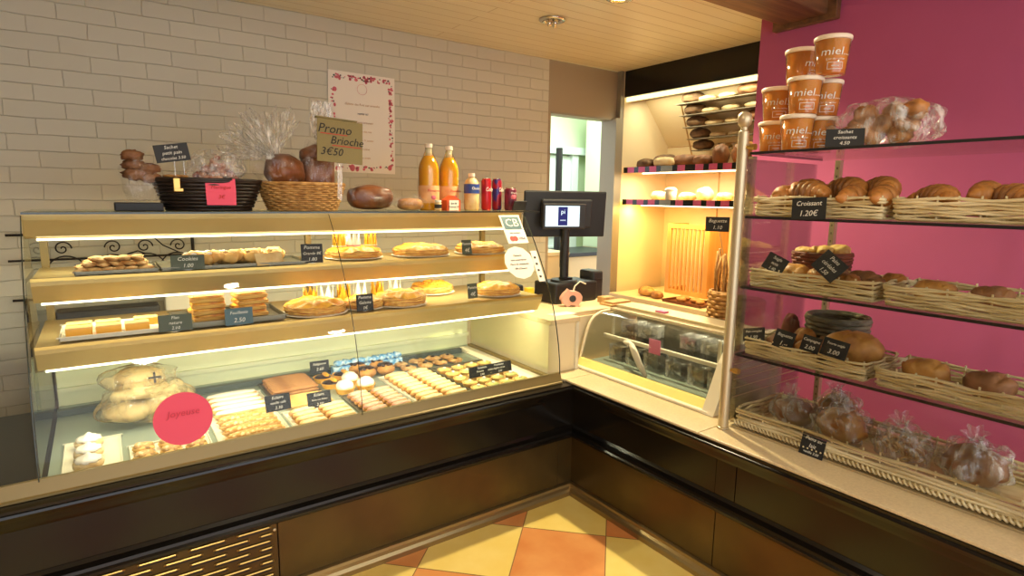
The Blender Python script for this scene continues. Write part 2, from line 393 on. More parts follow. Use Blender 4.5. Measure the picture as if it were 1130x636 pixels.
# tall fridge cupboard and table in the far room
t = thing('tall_cupboard', 'pale green tall cupboard seen through the doorway beside the jamb', 'cupboard', (2.95, 2.75, 0))
MB().box(-.17, .33, -.3, .3, .9, 2.35, b=.005).build('body', 'mint', t)
MB().box(-.17, .33, -.32, -.3, 1.5, 1.52).box(-.19, -.17, -.3, .3, 1.42, 1.45).build('shelf_edge', 'dark', t)
MB().box(-.17, .33, -.3, .3, 0, .899).build('lower_body', 'cream', t)
t = thing('work_table', 'low beige table with a dark top in the room behind the till', 'table', (2.3, 2.7, 0))
MB().box(-.6, .45, -.3, .3, .86, .9, b=.005).build('table_top', 'dark', t)
MB().box(-.55, .42, -.26, .27, .1, .86).build('cabinet', 'cream', t)
MB().box(-.5, .38, -.22, .22, 0, .1).build('plinth', 'dark', t)
t = MB().tube([(2.02, 2.6, .9), (2.02, 2.6, 1.95)], .035).build('black_post', 'black_matte'); tag(t, 'black upright post standing behind the till screen', 'post')
t = MB().box(1.2, 1.55, 1.9, 2.3, 0, .95, b=.01).box(1.18, 1.57, 1.88, 2.32, .95, .98).build('beige_cabinet', 'cream'); tag(t, 'beige cabinet behind the till just past the doorway', 'cabinet')

# bread niche in the right wall
struct(MB().box(1.69, 1.75, -.11, 1.40, 2.255, CZ).build('wall_header', 'black'))
struct(MB().box(1.69, 2.3, 1.40, 1.43, 0, CZ).build('wall_niche_side', 'cream2'))
struct(MB().box(2.24, 2.3, -.6, 1.40, 0, 1.9).build('wall_niche_back', 'cream2'))
mb = MB(); mb.prism([(2.24, 1.9), (2.10, 2.06), (1.93, 2.25), (1.93, CZ), (2.3, CZ), (2.3, 1.9)], 'y', -.6, 1.40)
struct(mb.build('wall_niche_slope', 'cream2'))
struct(MB().box(2.236, 2.24, -.6, 1.40, 1.890, 1.896).box(2.235, 2.24, .855, .865, .7, 1.69).build('trim_5', 'woodlt'))
struct(MB().box(1.69, 2.3, -.63, -.6, 0, CZ).build('wall_niche_end', 'cream2'))
struct(MB().box(1.29, 1.69, -.65, -.60, 0, CZ).build('wall_niche_return', 'cream2'))
# beam
b = MB().box(-2.6, 1.14, -.485, -.238, 2.35, CZ-.001, b=.012).build('ceiling_beam', 'beam'); struct(b)
struct(MB().box(1.13, 1.169, -.53, -.20, 2.325, CZ-.001, b=.004).build('trim_6', 'beam'))

# ================================================================== COUNTER BASES
prof = [(0, 0), (-.045, 0), (-.045, .02), (-.038, .032), (-.028, .04), (-.026, .052), (-.012, .054), (-.012, .294), (-.034, .297), (-.040, .303), (-.040, .312), (-.032, .318), (-.03, .328),
        (-.02, .333), (-.012, .337), (-.012, .345), (-.002, .35), (0, .36), (0, .488), (-.014, .493), (-.018, .505), (-.03, .509), (-.032, .522), (-.046, .527), (-.048, .537), (-.050, .541), (-.056, .542), (-.058, .547), (-.062, .549), (-.065, .556), (-.063, .563), (-.058, .565), (-.058, .5735), (-.0, .5745)]
def base_part(lo, hi): return [p for p in prof if lo <= p[1] <= hi]
def counter(name, label, axis, a, b, depth):
    t = thing(name, label, 'counter')
    s = 1
    def seg(nm, m, poly, a=a, b=b):
        # mitre at the inner corner (0,0): x end follows -offset
        vs = []; n = len(poly)
        for e in (0, 1):
            for (o, z) in poly:
                if axis == 'x': vs.append((a if e == 0 else min(b, o) if b == 0 else b, o, z))
                else: vs.append((o, a if e == 0 else (min(b, o) if b == 0 else b), z))
        fs = [tuple(range(n-1, -1, -1)), tuple(range(n, 2*n))]+[(i, (i+1) % n, (i+1) % n+n, i+n) for i in range(n)]
        return MB().add(vs, fs).build(nm, m, t)
    seg('kick_rail', 'toe', [(0, 0)]+prof[1:7]+[(0, .054)])
    seg('middle_moulding', 'black', [(0, .294)]+prof[8:15]+[(0, .35)])
    seg('top_moulding', 'black', [(0, .488)]+prof[18:-1]+[(0, .574)])
    return t, seg
LB, segL = counter('display_counter_base', 'long black moulded counter base under the glass cake display, running along the brick wall', 'x', -2.6, 0, .86)
segL('upper_panel', 'black', [(0, .35), (-.004, .35), (-.004, .488), (0, .488)])
MB().box(-2.6, .62, 0.0005, .86, 0.001, .572).build('body', 'black', LB)
for a, b2 in ((-1.398, -.10), (-.098, 0)):
    segL('lower_panel', 'reflection_brown', [(0, .056), (-.012, .056), (-.012, .292), (0, .292)], a, b2 if b2 else 0)
MB().box(-2.6, -1.402, -.008, 0, .056, .292).build('vent_panel', 'reflection_brown', LB)
# louvre slots of the vent
mb = MB(); m2 = MB()
for r in range(9):
    z = .279-r*.0262
    for k in range(9):
        x0 = -2.55+k*.145+(.0725 if r % 2 else 0); x1 = x0+.112
        if x0 > -1.44: continue
        x1 = min(x1, -1.418)
        mb.tube([(x0, -.010, z-.002), (x0+.006, -.0135, z), (x1-.006, -.0135, z), (x1, -.010, z-.002)], .0034, 6)
        m2.box(x0+.002, x1-.002, -.0125, -.0075, z-.011, z-.004)
mb.build('louvre_slots', 'brass', LB)
m2.build('slot_openings', 'black_matte', LB)
MB().lathe([(0, 0), (.006, 0), (.005, .003), (0, .004)], seg=10, T=TR((-1.41, -.0085, .262)) @ RXm(PI/2)).build('screw', 'steel', LB)
RB, segR = counter('right_counter_base', 'black moulded counter base under the bread rack and the small glass chiller', 'y', -3.0, 0, .9)
for a, b2 in ((-3.0, -.912), (-.908, -.826), (-.824, 0)):
    segR('upper_panel', 'black', [(0, .35), (-.004, .35), (-.004, .488), (0, .488)], a, b2)
for a, b2 in ((-3.0, -.842), (-.838, 0)):
    segR('lower_panel', 'reflection_brown', [(0, .056), (-.012, .056), (-.012, .292), (0, .292)], a, b2)
MB().box(.001, .62, -3.0, -.0005, 0.001, .572).build('body', 'black', RB)
W = thing('worktop', 'beige stone worktop on the black base, below the chiller and the bread rack', 'worktop', (0, 0, .5745))
MB().box(-.055, .64, -.77, 0.0, 0, .0105, b=.003).box(-.06, .64, .0005, .86, 0, .0105).build('slab', 'worktop', W)
MB().box(-.055, .64, -3.0, -.773, 0, .0105, b=.003).build('slab', 'worktop', W)
WZ = .5855

# ================================================================== GLASS DISPLAY CASE
XL, XR, YB = -2.04, -.09, .86
DC = thing('refrigerated_display_case', 'long glass cake display case with two lit gold shelves, in front of the brick wall', 'display case', ((XL+XR)/2, .4, .575))
DCL = Vector(DC.location)
def dc(mb, name, m, smooth=False, parent=None):
    o = mb.build(name, m, parent or DC, smooth)
    if parent is None: o.location = -DCL
    return o
gp = [(.002, .618), (.006, .68), (.018, .76), (.036, .84), (.060, .92), (.092, 1.0), (.130, 1.08), (.172, 1.155), (.222, 1.235), (.275, 1.312), (.325, 1.372)]
def offs(pl_, d):
    out = []
    for i, p in enumerate(pl_):
        a = pl_[max(i-1, 0)]; b = pl_[min(i+1, len(pl_)-1)]
        dx, dz = b[0]-a[0], b[1]-a[1]; l = math.hypot(dx, dz); out.append((p[0]+dz/l*d, p[1]-dx/l*d))
    return out
def pane(x0, x1):
    mb = MB(); q = offs(gp, .006); n = len(gp)
    vs = [(x, y, z) for x in (x0, x1) for (y, z) in gp+q]
    fs = []
    for i in range(n-1):
        fs += [(i, i+1, 2*n+i+1, 2*n+i)]; fs += [(n+i, 3*n+i, 3*n+i+1, n+i+1)]
    return mb.add(vs, fs)
for x0, x1 in ((XL, -1.0725), (-1.0675, XR)):
    p = dc(pane(x0, x1), 'curved_glass_pane', 'glass', True)
for x in (XL, -1.07, XR):
    o = dc(MB().tube([(x, y-.0015, z) for y, z in gp], .0028 if x == XR else .0016, 6), 'glass_edge', 'glassedge', True)
# end glass
eg = offs(gp, .004)+[(YB, 1.30), (YB, .62)]
for x in (XL+.004, XR-.004):
    vs = [(x, y, z) for y, z in eg]; dc(MB().add(vs, [tuple(range(len(vs)))]), 'end_glass', 'glassgreen')
# bottom rail
rail = [(-.016, .5755), (-.016, .582), (-.010, .585), (.004, .624), (.02, .622), (.03, .585), (.03, .5755)]
dc(MB().prism(rail, 'x', XL-.3, XR+.005), 'front_rail', 'gold_dull')
# interior well
dc(MB().box(XL+.01, XR-.01, .035, YB, .5755, .580), 'deck', 'decksteel')
dc(MB().box(XL+.01, XR-.01, YB-.012, YB, .581, .79).box(XL+.01, XR-.01, YB-.03, YB-.012, .64, .66), 'back_panel', 'greenwhite')
dc(MB().box(XL+.01, XR-.01, YB-.055, YB-.013, .79, .80), 'back_ledge', 'greenwhite')
dc(MB().box(XR-.035, XR-.012, .06, .80, .581, .600), 'end_track', 'gold_dull')
dc(MB().box(XR-.12, XR-.036, .06, .80, .581, .588), 'end_ledge', 'white')
dc(MB().box(XL+.01, XR-.13, .705, .735, .5812, .606), 'shadow_strip', 'grille')  # dark bar standing in for the shadow behind the pastries
# back uprights
for x in (XL+.03, -1.07, XR-.045):
    dc(MB().box(x-.012, x+.012, .62, .645, .80, 1.30).box(x-.012, x+.012, .62, YB-.05, .79, .805), 'upright', 'gold_dull')
# shelves with tilted lamp housings
def shelf(y0, y1, zt, nm):
    hous = [(y0, zt), (y0+.002, zt-.018), (y0+.035, zt-.075), (y0+.055, zt-.078), (y0+.075, zt-.02), (y1, zt-.012), (y1, zt)]
    o = dc(MB().prism(hous, 'x', XL+.012, XR-.012), nm, 'gold')
    dc(MB().box(XL+.012, XR-.012, y0-.002, y0+.004, zt-.004, zt+.006), 'shelf_lip', 'brass')
    dc(MB().tube([(XL+.03, y0+.042, zt-.081), (XR-.03, y0+.042, zt-.081)], .0035, 8), 'lamp_tube', 'tube')
shelf(.235, .62, 1.175, 'upper_shelf')
shelf(.135, .62, .98, 'lower_shelf')
hood = [(.33, 1.376), (.332, 1.358), (.345, 1.305), (.372, 1.297), (.40, 1.335), (YB-.1, 1.345), (YB-.1, 1.376)]
dc(MB().prism(hood, 'x', XL, XR), 'hood', 'gold')
dc(MB().box(XL, XR+.11, .326, YB-.1, 1.3765, 1.3825), 'top_glass', 'glassgreen')
dc(MB().box(XL, XR+.11, .3235, .3255, 1.3762, 1.3826), 'top_glass_edge', 'glassedge')
dc(MB().tube([(XL+.03, .362, 1.2935), (XR-.03, .362, 1.2935)], .0035, 8), 'lamp_tube', 'tube')
TOPZ = 1.3828
S1, S2, DK = 1.1812, .9862, .5806

# area lights at the tubes
def area(loc, sx, sy, e, col, rot=(0, 0, 0), name='shelf_light'):
    l = bpy.data.lights.new(name, 'AREA'); l.shape = 'RECTANGLE'; l.size = sx; l.size_y = sy; l.energy = e; l.color = col
    o = bpy.data.objects.new(name, l); C.objects.link(o); o.location = loc; o.rotation_euler = rot; return o
WARM = (1, .80, .48); TUBEC = (1, .94, .64)
for (y, z, e) in ((.40, 1.30, 4.6), (.315, 1.105, 4.8), (.215, .907, 7.5)):
    area((-1.06, y, z), 1.85, .008, e, TUBEC, (math.radians(22), 0, 0))

# ------------------------------------------------ pastry builders
def galette_proto(r=.10, seed=0):
    t = thing('galette', 'x', 'galette')
    rr = random.Random(seed)
    def wob(a, z): return 1+.02*math.sin(a*24+seed)+.022*noise.noise(Vector((math.cos(a)*3, math.sin(a)*3, z*160+seed)))*4
    prof = [(0, .001), (r*.93, .001), (r*.985, .005), (r*.95, .010), (r, .014), (r*.955, .018), (r*.985, .023), (r*.93, .028), (r*.8, .034), (r*.55, .040), (r*.3, .043), (0, .044)]
    MB().lathe(prof[:8]+[(r*.90, .0285), (0, .0285)], seg=96, wob=wob).build('layers', 'crumb', t, 'all')
    # scored glazed top
    mb = MB(); n, kk = 96, 10; vs = []
    for k in range(n):
        a = 2*PI*k/n
        for i in range(kk+1):
            q = i/kk; rad = r*.945*q; z = .0275+.0165*(1-q**2.2)
            gr = abs(math.sin(a*6+q*3.2)); z += .0045*gr*min(1, (1-q)*6+.3)*min(1, q*4)+.011*noise.noise(Vector((rad*math.cos(a)*24, rad*math.sin(a)*24, seed)))
            vs.append((rad*math.cos(a), rad*math.sin(a), z))
    fs = [((k*(kk+1)+i), ((k+1) % n)*(kk+1)+i, ((k+1) % n)*(kk+1)+i+1, k*(kk+1)+i+1) for k in range(n) for i in range(kk)]
    mb.add(vs, fs).build('glazed_top', 'galette', t, 'all')
    return t
def board_at(loc, r, label):
    o = MB().lathe([(0, 0), (r, 0), (r+.002, .0012), (r, .0024), (0, .0024)], seg=40, wob=lambda a, z: 1+.02*abs(math.sin(a*14))).build('cake_board', 'paper'); o.location = loc
    tag(o, label, 'cake board'); return o
def crown_at(loc, r, h, pts, label, rz=0, m='goldcard'):
    n = pts*6; vs = []
    for k in range(n):
        a = 2*PI*k/n; f = abs(((k % 6)/6)*2-1); hh = h*(.25+.75*f**1.0)
        for rr_ in (r, r-.0012):
            vs.append((rr_*math.cos(a), rr_*math.sin(a), 0)); vs.append((rr_*.9*math.cos(a), rr_*.9*math.sin(a), hh))
    fs = []
    for k in range(n):
        a = k*4; b = ((k+1) % n)*4
        fs += [(a, b, b+1, a+1), (a+2, a+3, b+3, b+2), (a+1, b+1, b+3, a+3), (a, a+2, b+2, b)]
    o = MB().add(vs, fs).build('paper_party_hat', m); o.location = loc; o.rotation_euler = (0, 0, rz)
    b = MB().tube([(r*1.005*math.cos(2*PI*k/32), r*1.005*math.sin(2*PI*k/32), .006) for k in range(32)], .0018, 6, closed=True).build('band', 'mcred' if m != 'goldcard' else 'paper', o)
    tag(o, label, 'paper crown', 'paper crowns with the galettes'); return o
def price_card(loc, w, h, rz, tilt, lines, label, m='slate', tc='chalk', size=None, foot=True, roll=0, lab_cat='price card'):
    """card whose face looks to local -y"""
    T = RXm(-tilt) @ RYm(roll)
    o = MB().box(-w/2, w/2, -.0012, .0012, .002, h+.002, T=T, b=.0004).build('price_card', m)
    o.location = loc; o.rotation_euler = (0, 0, rz)
    n = max(1, len(lines)); sz = size or h/(n+.6)
    for i, l in enumerate(lines):
        if not l: continue
        fit = min(1.0, (w*.9)/(max(1, len(l))*sz*.50))
        text(l, sz*fit*.95, tc, o, T @ TR((0, -.0018, .002+h*(1-(i+.6)/(n+.2)))), shear=.2)
    if foot:
        MB().box(-w*.12, w*.12, -.002, .022, 0, .003).box(-w*.02, w*.02, .001, .004, 0, h*.3).build('foot', 'clearplastic', o)
    tag(o, label, lab_cat); return o
def eclair_proto(L=.13, w=.017, ice='icing_white', name='eclair'):
    t = thing(name, 'x', 'eclair')
    MB().blob((0, 0, w*.62), (w, L/2, w*.62), amp=.1, fr=2.5, sub=3, seed=3, sq=.8).build('choux', 'choux', t, 'all')
    MB().blob((0, 0, w*.98), (w*.82, L/2*.93, w*.42), amp=.1, fr=3, sub=3, seed=5, sq=.8).build('icing', ice, t, 'all')
    return t
def rowout(proto, n, p0, dp, labfn, group, first=True, rz=0, jit=.06):
    for i in range(n):
        p = Vector(p0)+Vector(dp)*i
        a = rz+random.uniform(-jit, jit)
        if i == 0 and first: proto.location = p; proto.rotation_euler = (0, 0, a); o = proto
        else: o = dup(proto, p, a)
        o['label'] = labfn(i); o['group'] = group
ORD = ['first', 'second', 'third', 'fourth', 'fifth', 'sixth', 'seventh', 'eighth', 'ninth', 'tenth', 'eleventh', 'twelfth', 'thirteenth', 'fourteenth', 'fifteenth', 'sixteenth']

# ------------------------------------------------ upper shelf (S1) content
gal = galette_proto(.115)
def put_gal(p, first, label, r=1.0, rz=0, sz=1.0):
    board_at((p[0], p[1], p[2]), .118*r, 'paper disc under the '+label)
    loc = (p[0], p[1], p[2]+.0026)
    if first: gal.location = loc; gal.scale = (r, r, sz); gal.rotation_euler = (0, 0, rz); o = gal
    else: o = dup(gal, loc, rz, scale=(r, r, sz))
    o['label'] = 'round golden '+label; o['group'] = 'puff pastry galettes in the display case'
    return o
put_gal((-.93, .43, S1), True, 'galette with paper crowns on it, upper shelf behind the seam', 1.05)
put_gal((-.62, .40, S1), False, 'galette mid upper shelf between crowned galette and grey card', 1.12, 1)
put_gal((-.31, .375, S1), False, 'galette at the end of the upper shelf, behind the card stickers', 1.05, 2)
put_gal((-1.155, .265, S2), False, 'galette beside the tray of square pastries, lower shelf', 1.04, .5, 1.1)
put_gal((-.785, .265, S2), False, 'galette on the lower shelf in front of the paper crowns', .95, 1.5, 1.2)
put_gal((-.52, .48, S2), False, 'galette set back on lower shelf, between two front ones', .9, 2.2, 1.1)
put_gal((-.275, .275, S2), False, 'galette at the end of lower shelf near the till', .98, .9, 1.1)
put_gal((-.955, .265, S2), False, 'galette just behind the black card on the lower shelf', .72, 2.9, 1)
GT = .0475
for i, (x, y, rr_, h, m) in enumerate([(-1.005, .40, .028, .085, 'goldcard'), (-.935, .42, .032, .075, 'paper'), (-.86, .41, .028, .07, 'goldcard')]):
    crown_at((x, y, S1+GT), rr_, h, 7, ['tall gold paper crown on the upper shelf galette, nearest the black card', 'white and gold paper crown, middle one of three on the upper shelf galette', 'short gold paper crown, rear one of three on the upper shelf galette'][i], i, m)
for i, u in enumerate([343, 361, 380, 398, 417, 436]):
    q = RY(u, 330, .40+.015*i)
    crown_at((q.x, q.y, S2+.0012 if i not in (0, 1) else S2+.001), .031, .082, 5, 'pointed %s paper crown on the lower shelf, %s counting from the square pastries' % ('gold' if i % 2 == 0 else 'white', ORD[i]), i*.9, 'goldcard' if i % 2 == 0 else 'paper')
# grey tray with cookies and braided pastries
def tray(name, loc, w, d, h, m, label, rz=0):
    o = thing(name, label, 'tray', loc, rz)
    MB().box(-w/2, w/2, -d/2, d/2, 0, .003).build('tray_base', m, o)
    mb = MB(); t_ = .003
    for (x0, x1, y0, y1) in ((-w/2, w/2, -d/2, -d/2+t_), (-w/2, w/2, d/2-t_, d/2), (-w/2, -w/2+t_, -d/2, d/2), (w/2-t_, w/2, -d/2, d/2)): mb.box(x0, x1, y0, y1, .003, h)
    mb.box(-w/2-.006, w/2+.006, -d/2-.006, -d/2, h-.003, h).box(-w/2-.006, w/2+.006, d/2, d/2+.006, h-.003, h)
    mb.build('rim', m, o); return o
tray('grey_tray', (-1.425, .385, S1), .50, .24, .012, 'tray', 'long grey metal tray of braided pastries on the upper shelf')
tray('grey_tray', (-1.80, .385, S1), .235, .24, .012, 'tray', 'grey metal tray under the heap of cookies at the end of the upper shelf')
rr = random.Random(3)
k = 0
ck = MB().blob((0, 0, .008), (.026, .022, .009), amp=.5, fr=2.4, sub=2).build('cookie', 'cookie', None, 'all')
tag(ck, 'x', 'cookie', 'crumbly cookies on the end tray')
spots = [(-1.895+.034*(i % 6)+rr.uniform(-.006, .006), .30+.045*(i//6)+rr.uniform(-.006, .006), 0) for i in range(24)]+[(-1.875+.036*(i % 5), .325+.045*(i//5), 1) for i in range(15)]+[(-1.855+.038*(i % 4), .34+.045*(i//4), 2) for i in range(8)]
for i, (x, y, l) in enumerate(spots):
    o = ck if i == 0 else ck.copy()
    if i: C.objects.link(o)
    o.location = (x, y, S1+.0035+l*.0155); o.rotation_euler = (rr.uniform(-.2, .2), rr.uniform(-.2, .2), rr.uniform(0, 6))
    o['label'] = 'small crumbly golden cookie in the heap on the upper shelf end tray'
# braided pastries (almond and plain) on the tray
def braid(seed, ice):
    t = thing('braided_pastry', 'x', 'pastry')
    r_ = random.Random(seed); mb = MB()
    for s in range(7):
        mb.blob((r_.uniform(-.006, .006), -.055+s*.018, .017+.006*math.sin(s)), (.030, .016, .016), T=None, amp=.4, fr=2, sub=2, seed=seed+s)
    mb.build('dough', 'crustlt', t, 'all')
    mb = MB()
    for s in range(12): mb.blob((r_.uniform(-.018, .018), -.055+s*.0095, .032), (.010, .007, .004), amp=.5, sub=1, seed=s)
    mb.build('topping', ice, t, 'all'); return t
p1 = braid(1, 'icing_white'); p2 = braid(9, 'nut')
for i, (x, y, a, p, lab) in enumerate([(-1.55, .375, -.5, 'a', 'sugared braided pastry next to the grey card, upper shelf tray'), (-1.475, .375, -.9, 'a', 'sugared braided pastry leaning in the middle of the upper shelf tray'),
        (-1.405, .38, -.7, 'b', 'nut-topped braided pastry in the middle of the upper tray'), (-1.34, .39, -.4, 'b', 'nut-topped braided pastry beside the tilted pale card'), (-1.265, .42, -.2, 'b', 'nut-topped braided pastry behind the tilted pale card')]):
    src = p1 if p == 'a' else p2
    if i in (0, 2): o = src; o.location = (x, y, S1+.0035); o.rotation_euler = (0, 0, a)
    else: o = dup(src, (x, y, S1+.0035), a)
    o.scale = (1.2, 1.1, 1.45); o['label'] = lab; o['group'] = 'braided pastries on the upper shelf tray'
price_card((-1.595, .255, S1), .105, .052, -.1, .25, ['Cookies', '1.00'], 'grey green price card in front of the cookies, upper shelf', 'slate_green', 'chalk')
price_card((-1.315, .265, S1), .105, .05, .25, .5, [], 'pale blank card tilted back on the upper shelf tray', 'label_cream')
price_card((-1.16, .262, S1), .082, .075, -.12, .15, ['Pomme', 'Grande 8€', '1.80'], 'black chalk card before the crowned galette on the upper shelf', 'slate')
price_card((-.435, .285, S1), .055, .068, .1, .15, ['Pomme', '4€'], 'small grey card between the last two galettes of the upper shelf', 'slate_green')
# ------------------------------------------------ lower shelf (S2)
tray('white_tray', (-1.82, .29, S2), .30, .22, .014, 'traywhite', 'white tray at the end of the lower shelf holding flan slices')
fl = thing('flan_slice', 'x', 'cake slice')
MB().prism([(-.035, 0), (.035, 0), (.035, .022), (-.035, .022)], 'y', -.028, .028).build('filling', 'orange', fl)
MB().box(-.0352, .0352, -.0285, .0285, .022, .025).build('browned_top', 'crustlt', fl)
for i, (x, y) in enumerate([(-1.92, .26), (-1.84, .26), (-1.76, .26), (-1.92, .33), (-1.84, .33), (-1.73, .335)]):
    o = fl if i == 0 else dup(fl, (x, y, 0))
    o.location = (x, y, S2+.0035); o['group'] = 'flan slices on the white tray'; o['label'] = 'yellow flan slice on the white tray of the lower shelf'
tray('dark_rimmed_tray', (-1.47, .305, S2), .36, .25, .02, 'tray', 'grey tray with stacked square pastries on the lower shelf')
def puff(seed):
    t = thing('square_puff_pastry', 'x', 'pastry')
    MB().box(-.056, .056, -.05, .05, 0, .016, b=.006).build('layers', 'crumb', t)
    MB().blob((0, 0, .018), (.057, .05, .006), amp=.15, fr=3, sub=3, seed=seed, sq=.6).build('browned_top', 'galette', t, 'all'); return t
pf = puff(2); first = True
for si, (sx, sy, nm) in enumerate([(-1.535, .31, 'stack nearer the white tray'), (-1.39, .32, 'stack nearer the round galette')]):
    for l in range(4):
        loc = (sx+rr.uniform(-.004, .004), sy+rr.uniform(-.004, .004), S2+.0035+l*.0232)
        if first: pf.location = loc; o = pf; first = False
        else: o = dup(pf, loc, rr.uniform(-.12, .12))
        o['group'] = 'square puff pastries stacked on the tray'
        o['label'] = 'square puff pastry, %s, %s' % (['bottom one', 'second from the bottom', 'second from the top', 'top one'][l], nm)
price_card((-1.655, .155, S2), .10, .056, -.05, .25, ['Flan', 'nature', '2.10'], 'olive chalk card in front of the white tray, lower shelf', 'slate_green')
price_card((-1.457, .152, S2), .092, .06, .02, .1, ['Feuilletés', '2.50'], 'blue-grey chalk card in front of the stacked square pastries', 'label_blue')
bpy.context.view_layer.objects
M['bluegrey'] = mat('blue_grey_card', (66, 96, 106), .5); [o for o in bpy.data.objects if o.get('label', '').startswith('blue-grey')][0].data.materials[0] = M['bluegrey']
price_card((-.985, .165, S2), .07, .068, .0, .12, ['Pomme', 'Galette', '1€'], 'black chalk card on the lower shelf, right behind the glass seam', 'slate')
price_card((-.455, .20, S2), .055, .068, .1, .12, ['Pomme', '4€'], 'grey card between the last two galettes of the lower shelf', 'slate_green')

# ------------------------------------------------ chilled deck content
def P(u, w, z=.60): q = RZ(u, w, z); return q
# liner trays on deck
def deck_tray(x0, x1, y0, y1, label, m='traywhite'):
    return tray('pastry_tray', ((x0+x1)/2, (y0+y1)/2, DK), x1-x0, y1-y0, .010, m, label)
deck_tray(-1.995, -1.835, .05, .36, 'white tray at the open end of the deck, below the bread bag')
deck_tray(-1.815, -1.575, .05, .22, 'white tray of nut pastries below the pink disc')
deck_tray(-1.555, -1.315, .05, .60, 'white tray holding iced and caramel eclairs')
deck_tray(-1.30, -1.055, .05, .265, 'white tray of cream eclairs behind the two black cards')
deck_tray(-1.04, -.815, .05, .335, 'white tray of rose eclairs at the glass seam', 'tray')
deck_tray(-.80, -.545, .05, .50, 'white tray of cream-striped eclairs')
deck_tray(-.53, -.219, .05, .50, 'grey tray of pistachio tarts at the end of the deck', 'tray')
deck_tray(-1.30, -1.085, .455, .69, 'grey tray of brown sponge fingers', 'tray')
DT = DK+.0035
EG = 'eclairs in rows on the chilled deck'
def grid(proto, xs, ys, z, lab, group, rz=0, jit=.03, js=.0):
    k = 0
    for i, y in enumerate(ys):
        for c, x in enumerate(xs):
            o = proto if k == 0 else dup(proto, (0, 0, 0)); k += 1
            o.location = (x+random.uniform(-js, js), y+random.uniform(-js, js), z); o.rotation_euler = (0, 0, rz+random.uniform(-jit, jit))
            o['group'] = group; o['label'] = lab(i, c)
e = eclair_proto(.205, .0245, 'icing_white')
grid(e, [-1.435], [.335+.055*i for i in range(5)], DT, lambda i, c: 'long white-iced eclair, %s of its rows counting from the caramel ones' % ORD[i], EG, PI/2)
e = eclair_proto(.205, .0245, 'icing_caramel')
grid(e, [-1.435], [.080+.060*i for i in range(4)], DT, lambda i, c: 'caramel eclair crusted with nuts, %s row behind the front rail' % ORD[i], EG, PI/2)
e = eclair_proto(.112, .0205, 'icing_cream')
grid(e, [-1.235, -1.12], [.080+.046*i for i in range(4)], DT, lambda i, c: 'cream eclair below the black cards, %s column, %s row from the rail' % (['caramel side', 'seam side'][c], ORD[i]), EG, PI/2+.12)
e = eclair_proto(.100, .0195, 'icing_pink')
grid(e, [-.98, -.875], [.080+.043*i for i in range(6)], DT, lambda i, c: 'rose-iced eclair at the glass seam, %s column, %s row from the rail' % (['seam side', 'till side'][c], ORD[i]), EG, PI/2+.22)
e = eclair_proto(.115, .0205, 'icing_cream')
grid(e, [-.733, -.613], [.080+.047*i for i in range(9)], DT, lambda i, c: 'pale cream eclair past the seam, %s column, %s row from the rail' % (['rose side', 'tart side'][c], ORD[i]), EG, PI/2+.1)
# nut pastries below disc
npz = thing('nut_pastry', 'x', 'pastry')
MB().blob((0, 0, .012), (.036, .028, .012), amp=.2, sub=2, seed=1).build('dough', 'crustlt', npz, 'all')
MB().blob((0, 0, .020), (.030, .023, .009), amp=.6, fr=4, sub=2, seed=2).build('nut_topping', 'nut', npz, 'all')
grid(npz, [-1.775, -1.70, -1.625], [.09, .165], DT, lambda i, c: 'nut-crusted pastry on the tray under the pink disc, %s row, %s from the bag end' % (['front', 'back'][i], ORD[c]), 'nut pastries under the pink disc', 0, .3)
# cream buns at far end
cb = thing('cream_bun', 'x', 'bun')
MB().blob((0, 0, .02), (.042, .042, .02), amp=.1, sub=3).build('bun', 'flour', cb, 'all')
MB().lathe([(0, .058), (.006, .055), (.014, .046), (.028, .042), (.036, .036), (.034, .03), (0, .03)], seg=24, wob=lambda a, z: 1+.1*math.sin(a*8+z*300)).build('cream', 'cream_whip', cb, 'all')
grid(cb, [-1.925], [.105, .20, .295], DT, lambda i, c: 'cream-topped bun on the white end tray, %s behind the front rail' % ORD[i], 'cream buns on the end tray')
# sponge fingers
for (xc, ys, m_, nm, lay) in ((-1.19, [.475+.024*i for i in range(9)], 'finger', 'brown sponge finger in the pile on the grey deck tray', 2), (-1.18, [.305+.024*i for i in range(6)], 'crustlt', 'pale yellow sponge finger lying before the brown ones', 1)):
    sf = MB().blob((0, 0, .010), (.012, .098, .010), amp=.08, sub=3, sq=.8).build('sponge_finger', m_, None, 'all'); tag(sf, nm, 'sponge finger')
    k = 0
    for l in range(lay):
        for y in ys:
            o = sf if k == 0 else sf.copy()
            if k: C.objects.link(o)
            k += 1
            o.location = (xc, y, (DT if lay == 2 else DK+.001)+l*.0165); o.rotation_euler = (0, 0, PI/2); o['group'] = nm.split(' in ')[0].split(' lying')[0]+'s'
# tartlets
tt = thing('cream_tartlet', 'x', 'tart')
MB().lathe([(0, 0), (.032, 0), (.040, .022), (.037, .022), (.034, .017), (0, .017)], seg=24, wob=lambda a, z: 1+.02*math.sin(a*24)).build('crust', 'orange', tt)
MB().blob((0, 0, .026), (.034, .034, .026), amp=.15, fr=3, sub=3).build('cream', 'cream_whip', tt, 'all')
t2 = thing('chocolate_tartlet', 'x', 'tart')
MB().lathe([(0, 0), (.032, 0), (.040, .022), (.037, .022), (.034, .017), (0, .017)], seg=24).build('crust', 'orange', t2)
MB().blob((0, 0, .018), (.034, .034, .012), amp=.1, sub=3).build('chocolate', 'choco', t2, 'all')
MB().blob((.012, .0, .030), (.012, .03, .008), amp=.1, sub=3).build('orange_slice', 'orange', t2, 'all')
sp = [(-1.035, .60, 'c'), (-.945, .60, 'c'), (-1.03, .50, 'c'), (-.94, .50, 'w'), (-1.0, .395, 'w'), (-.905, .395, 'w')]
k1 = k2 = 0
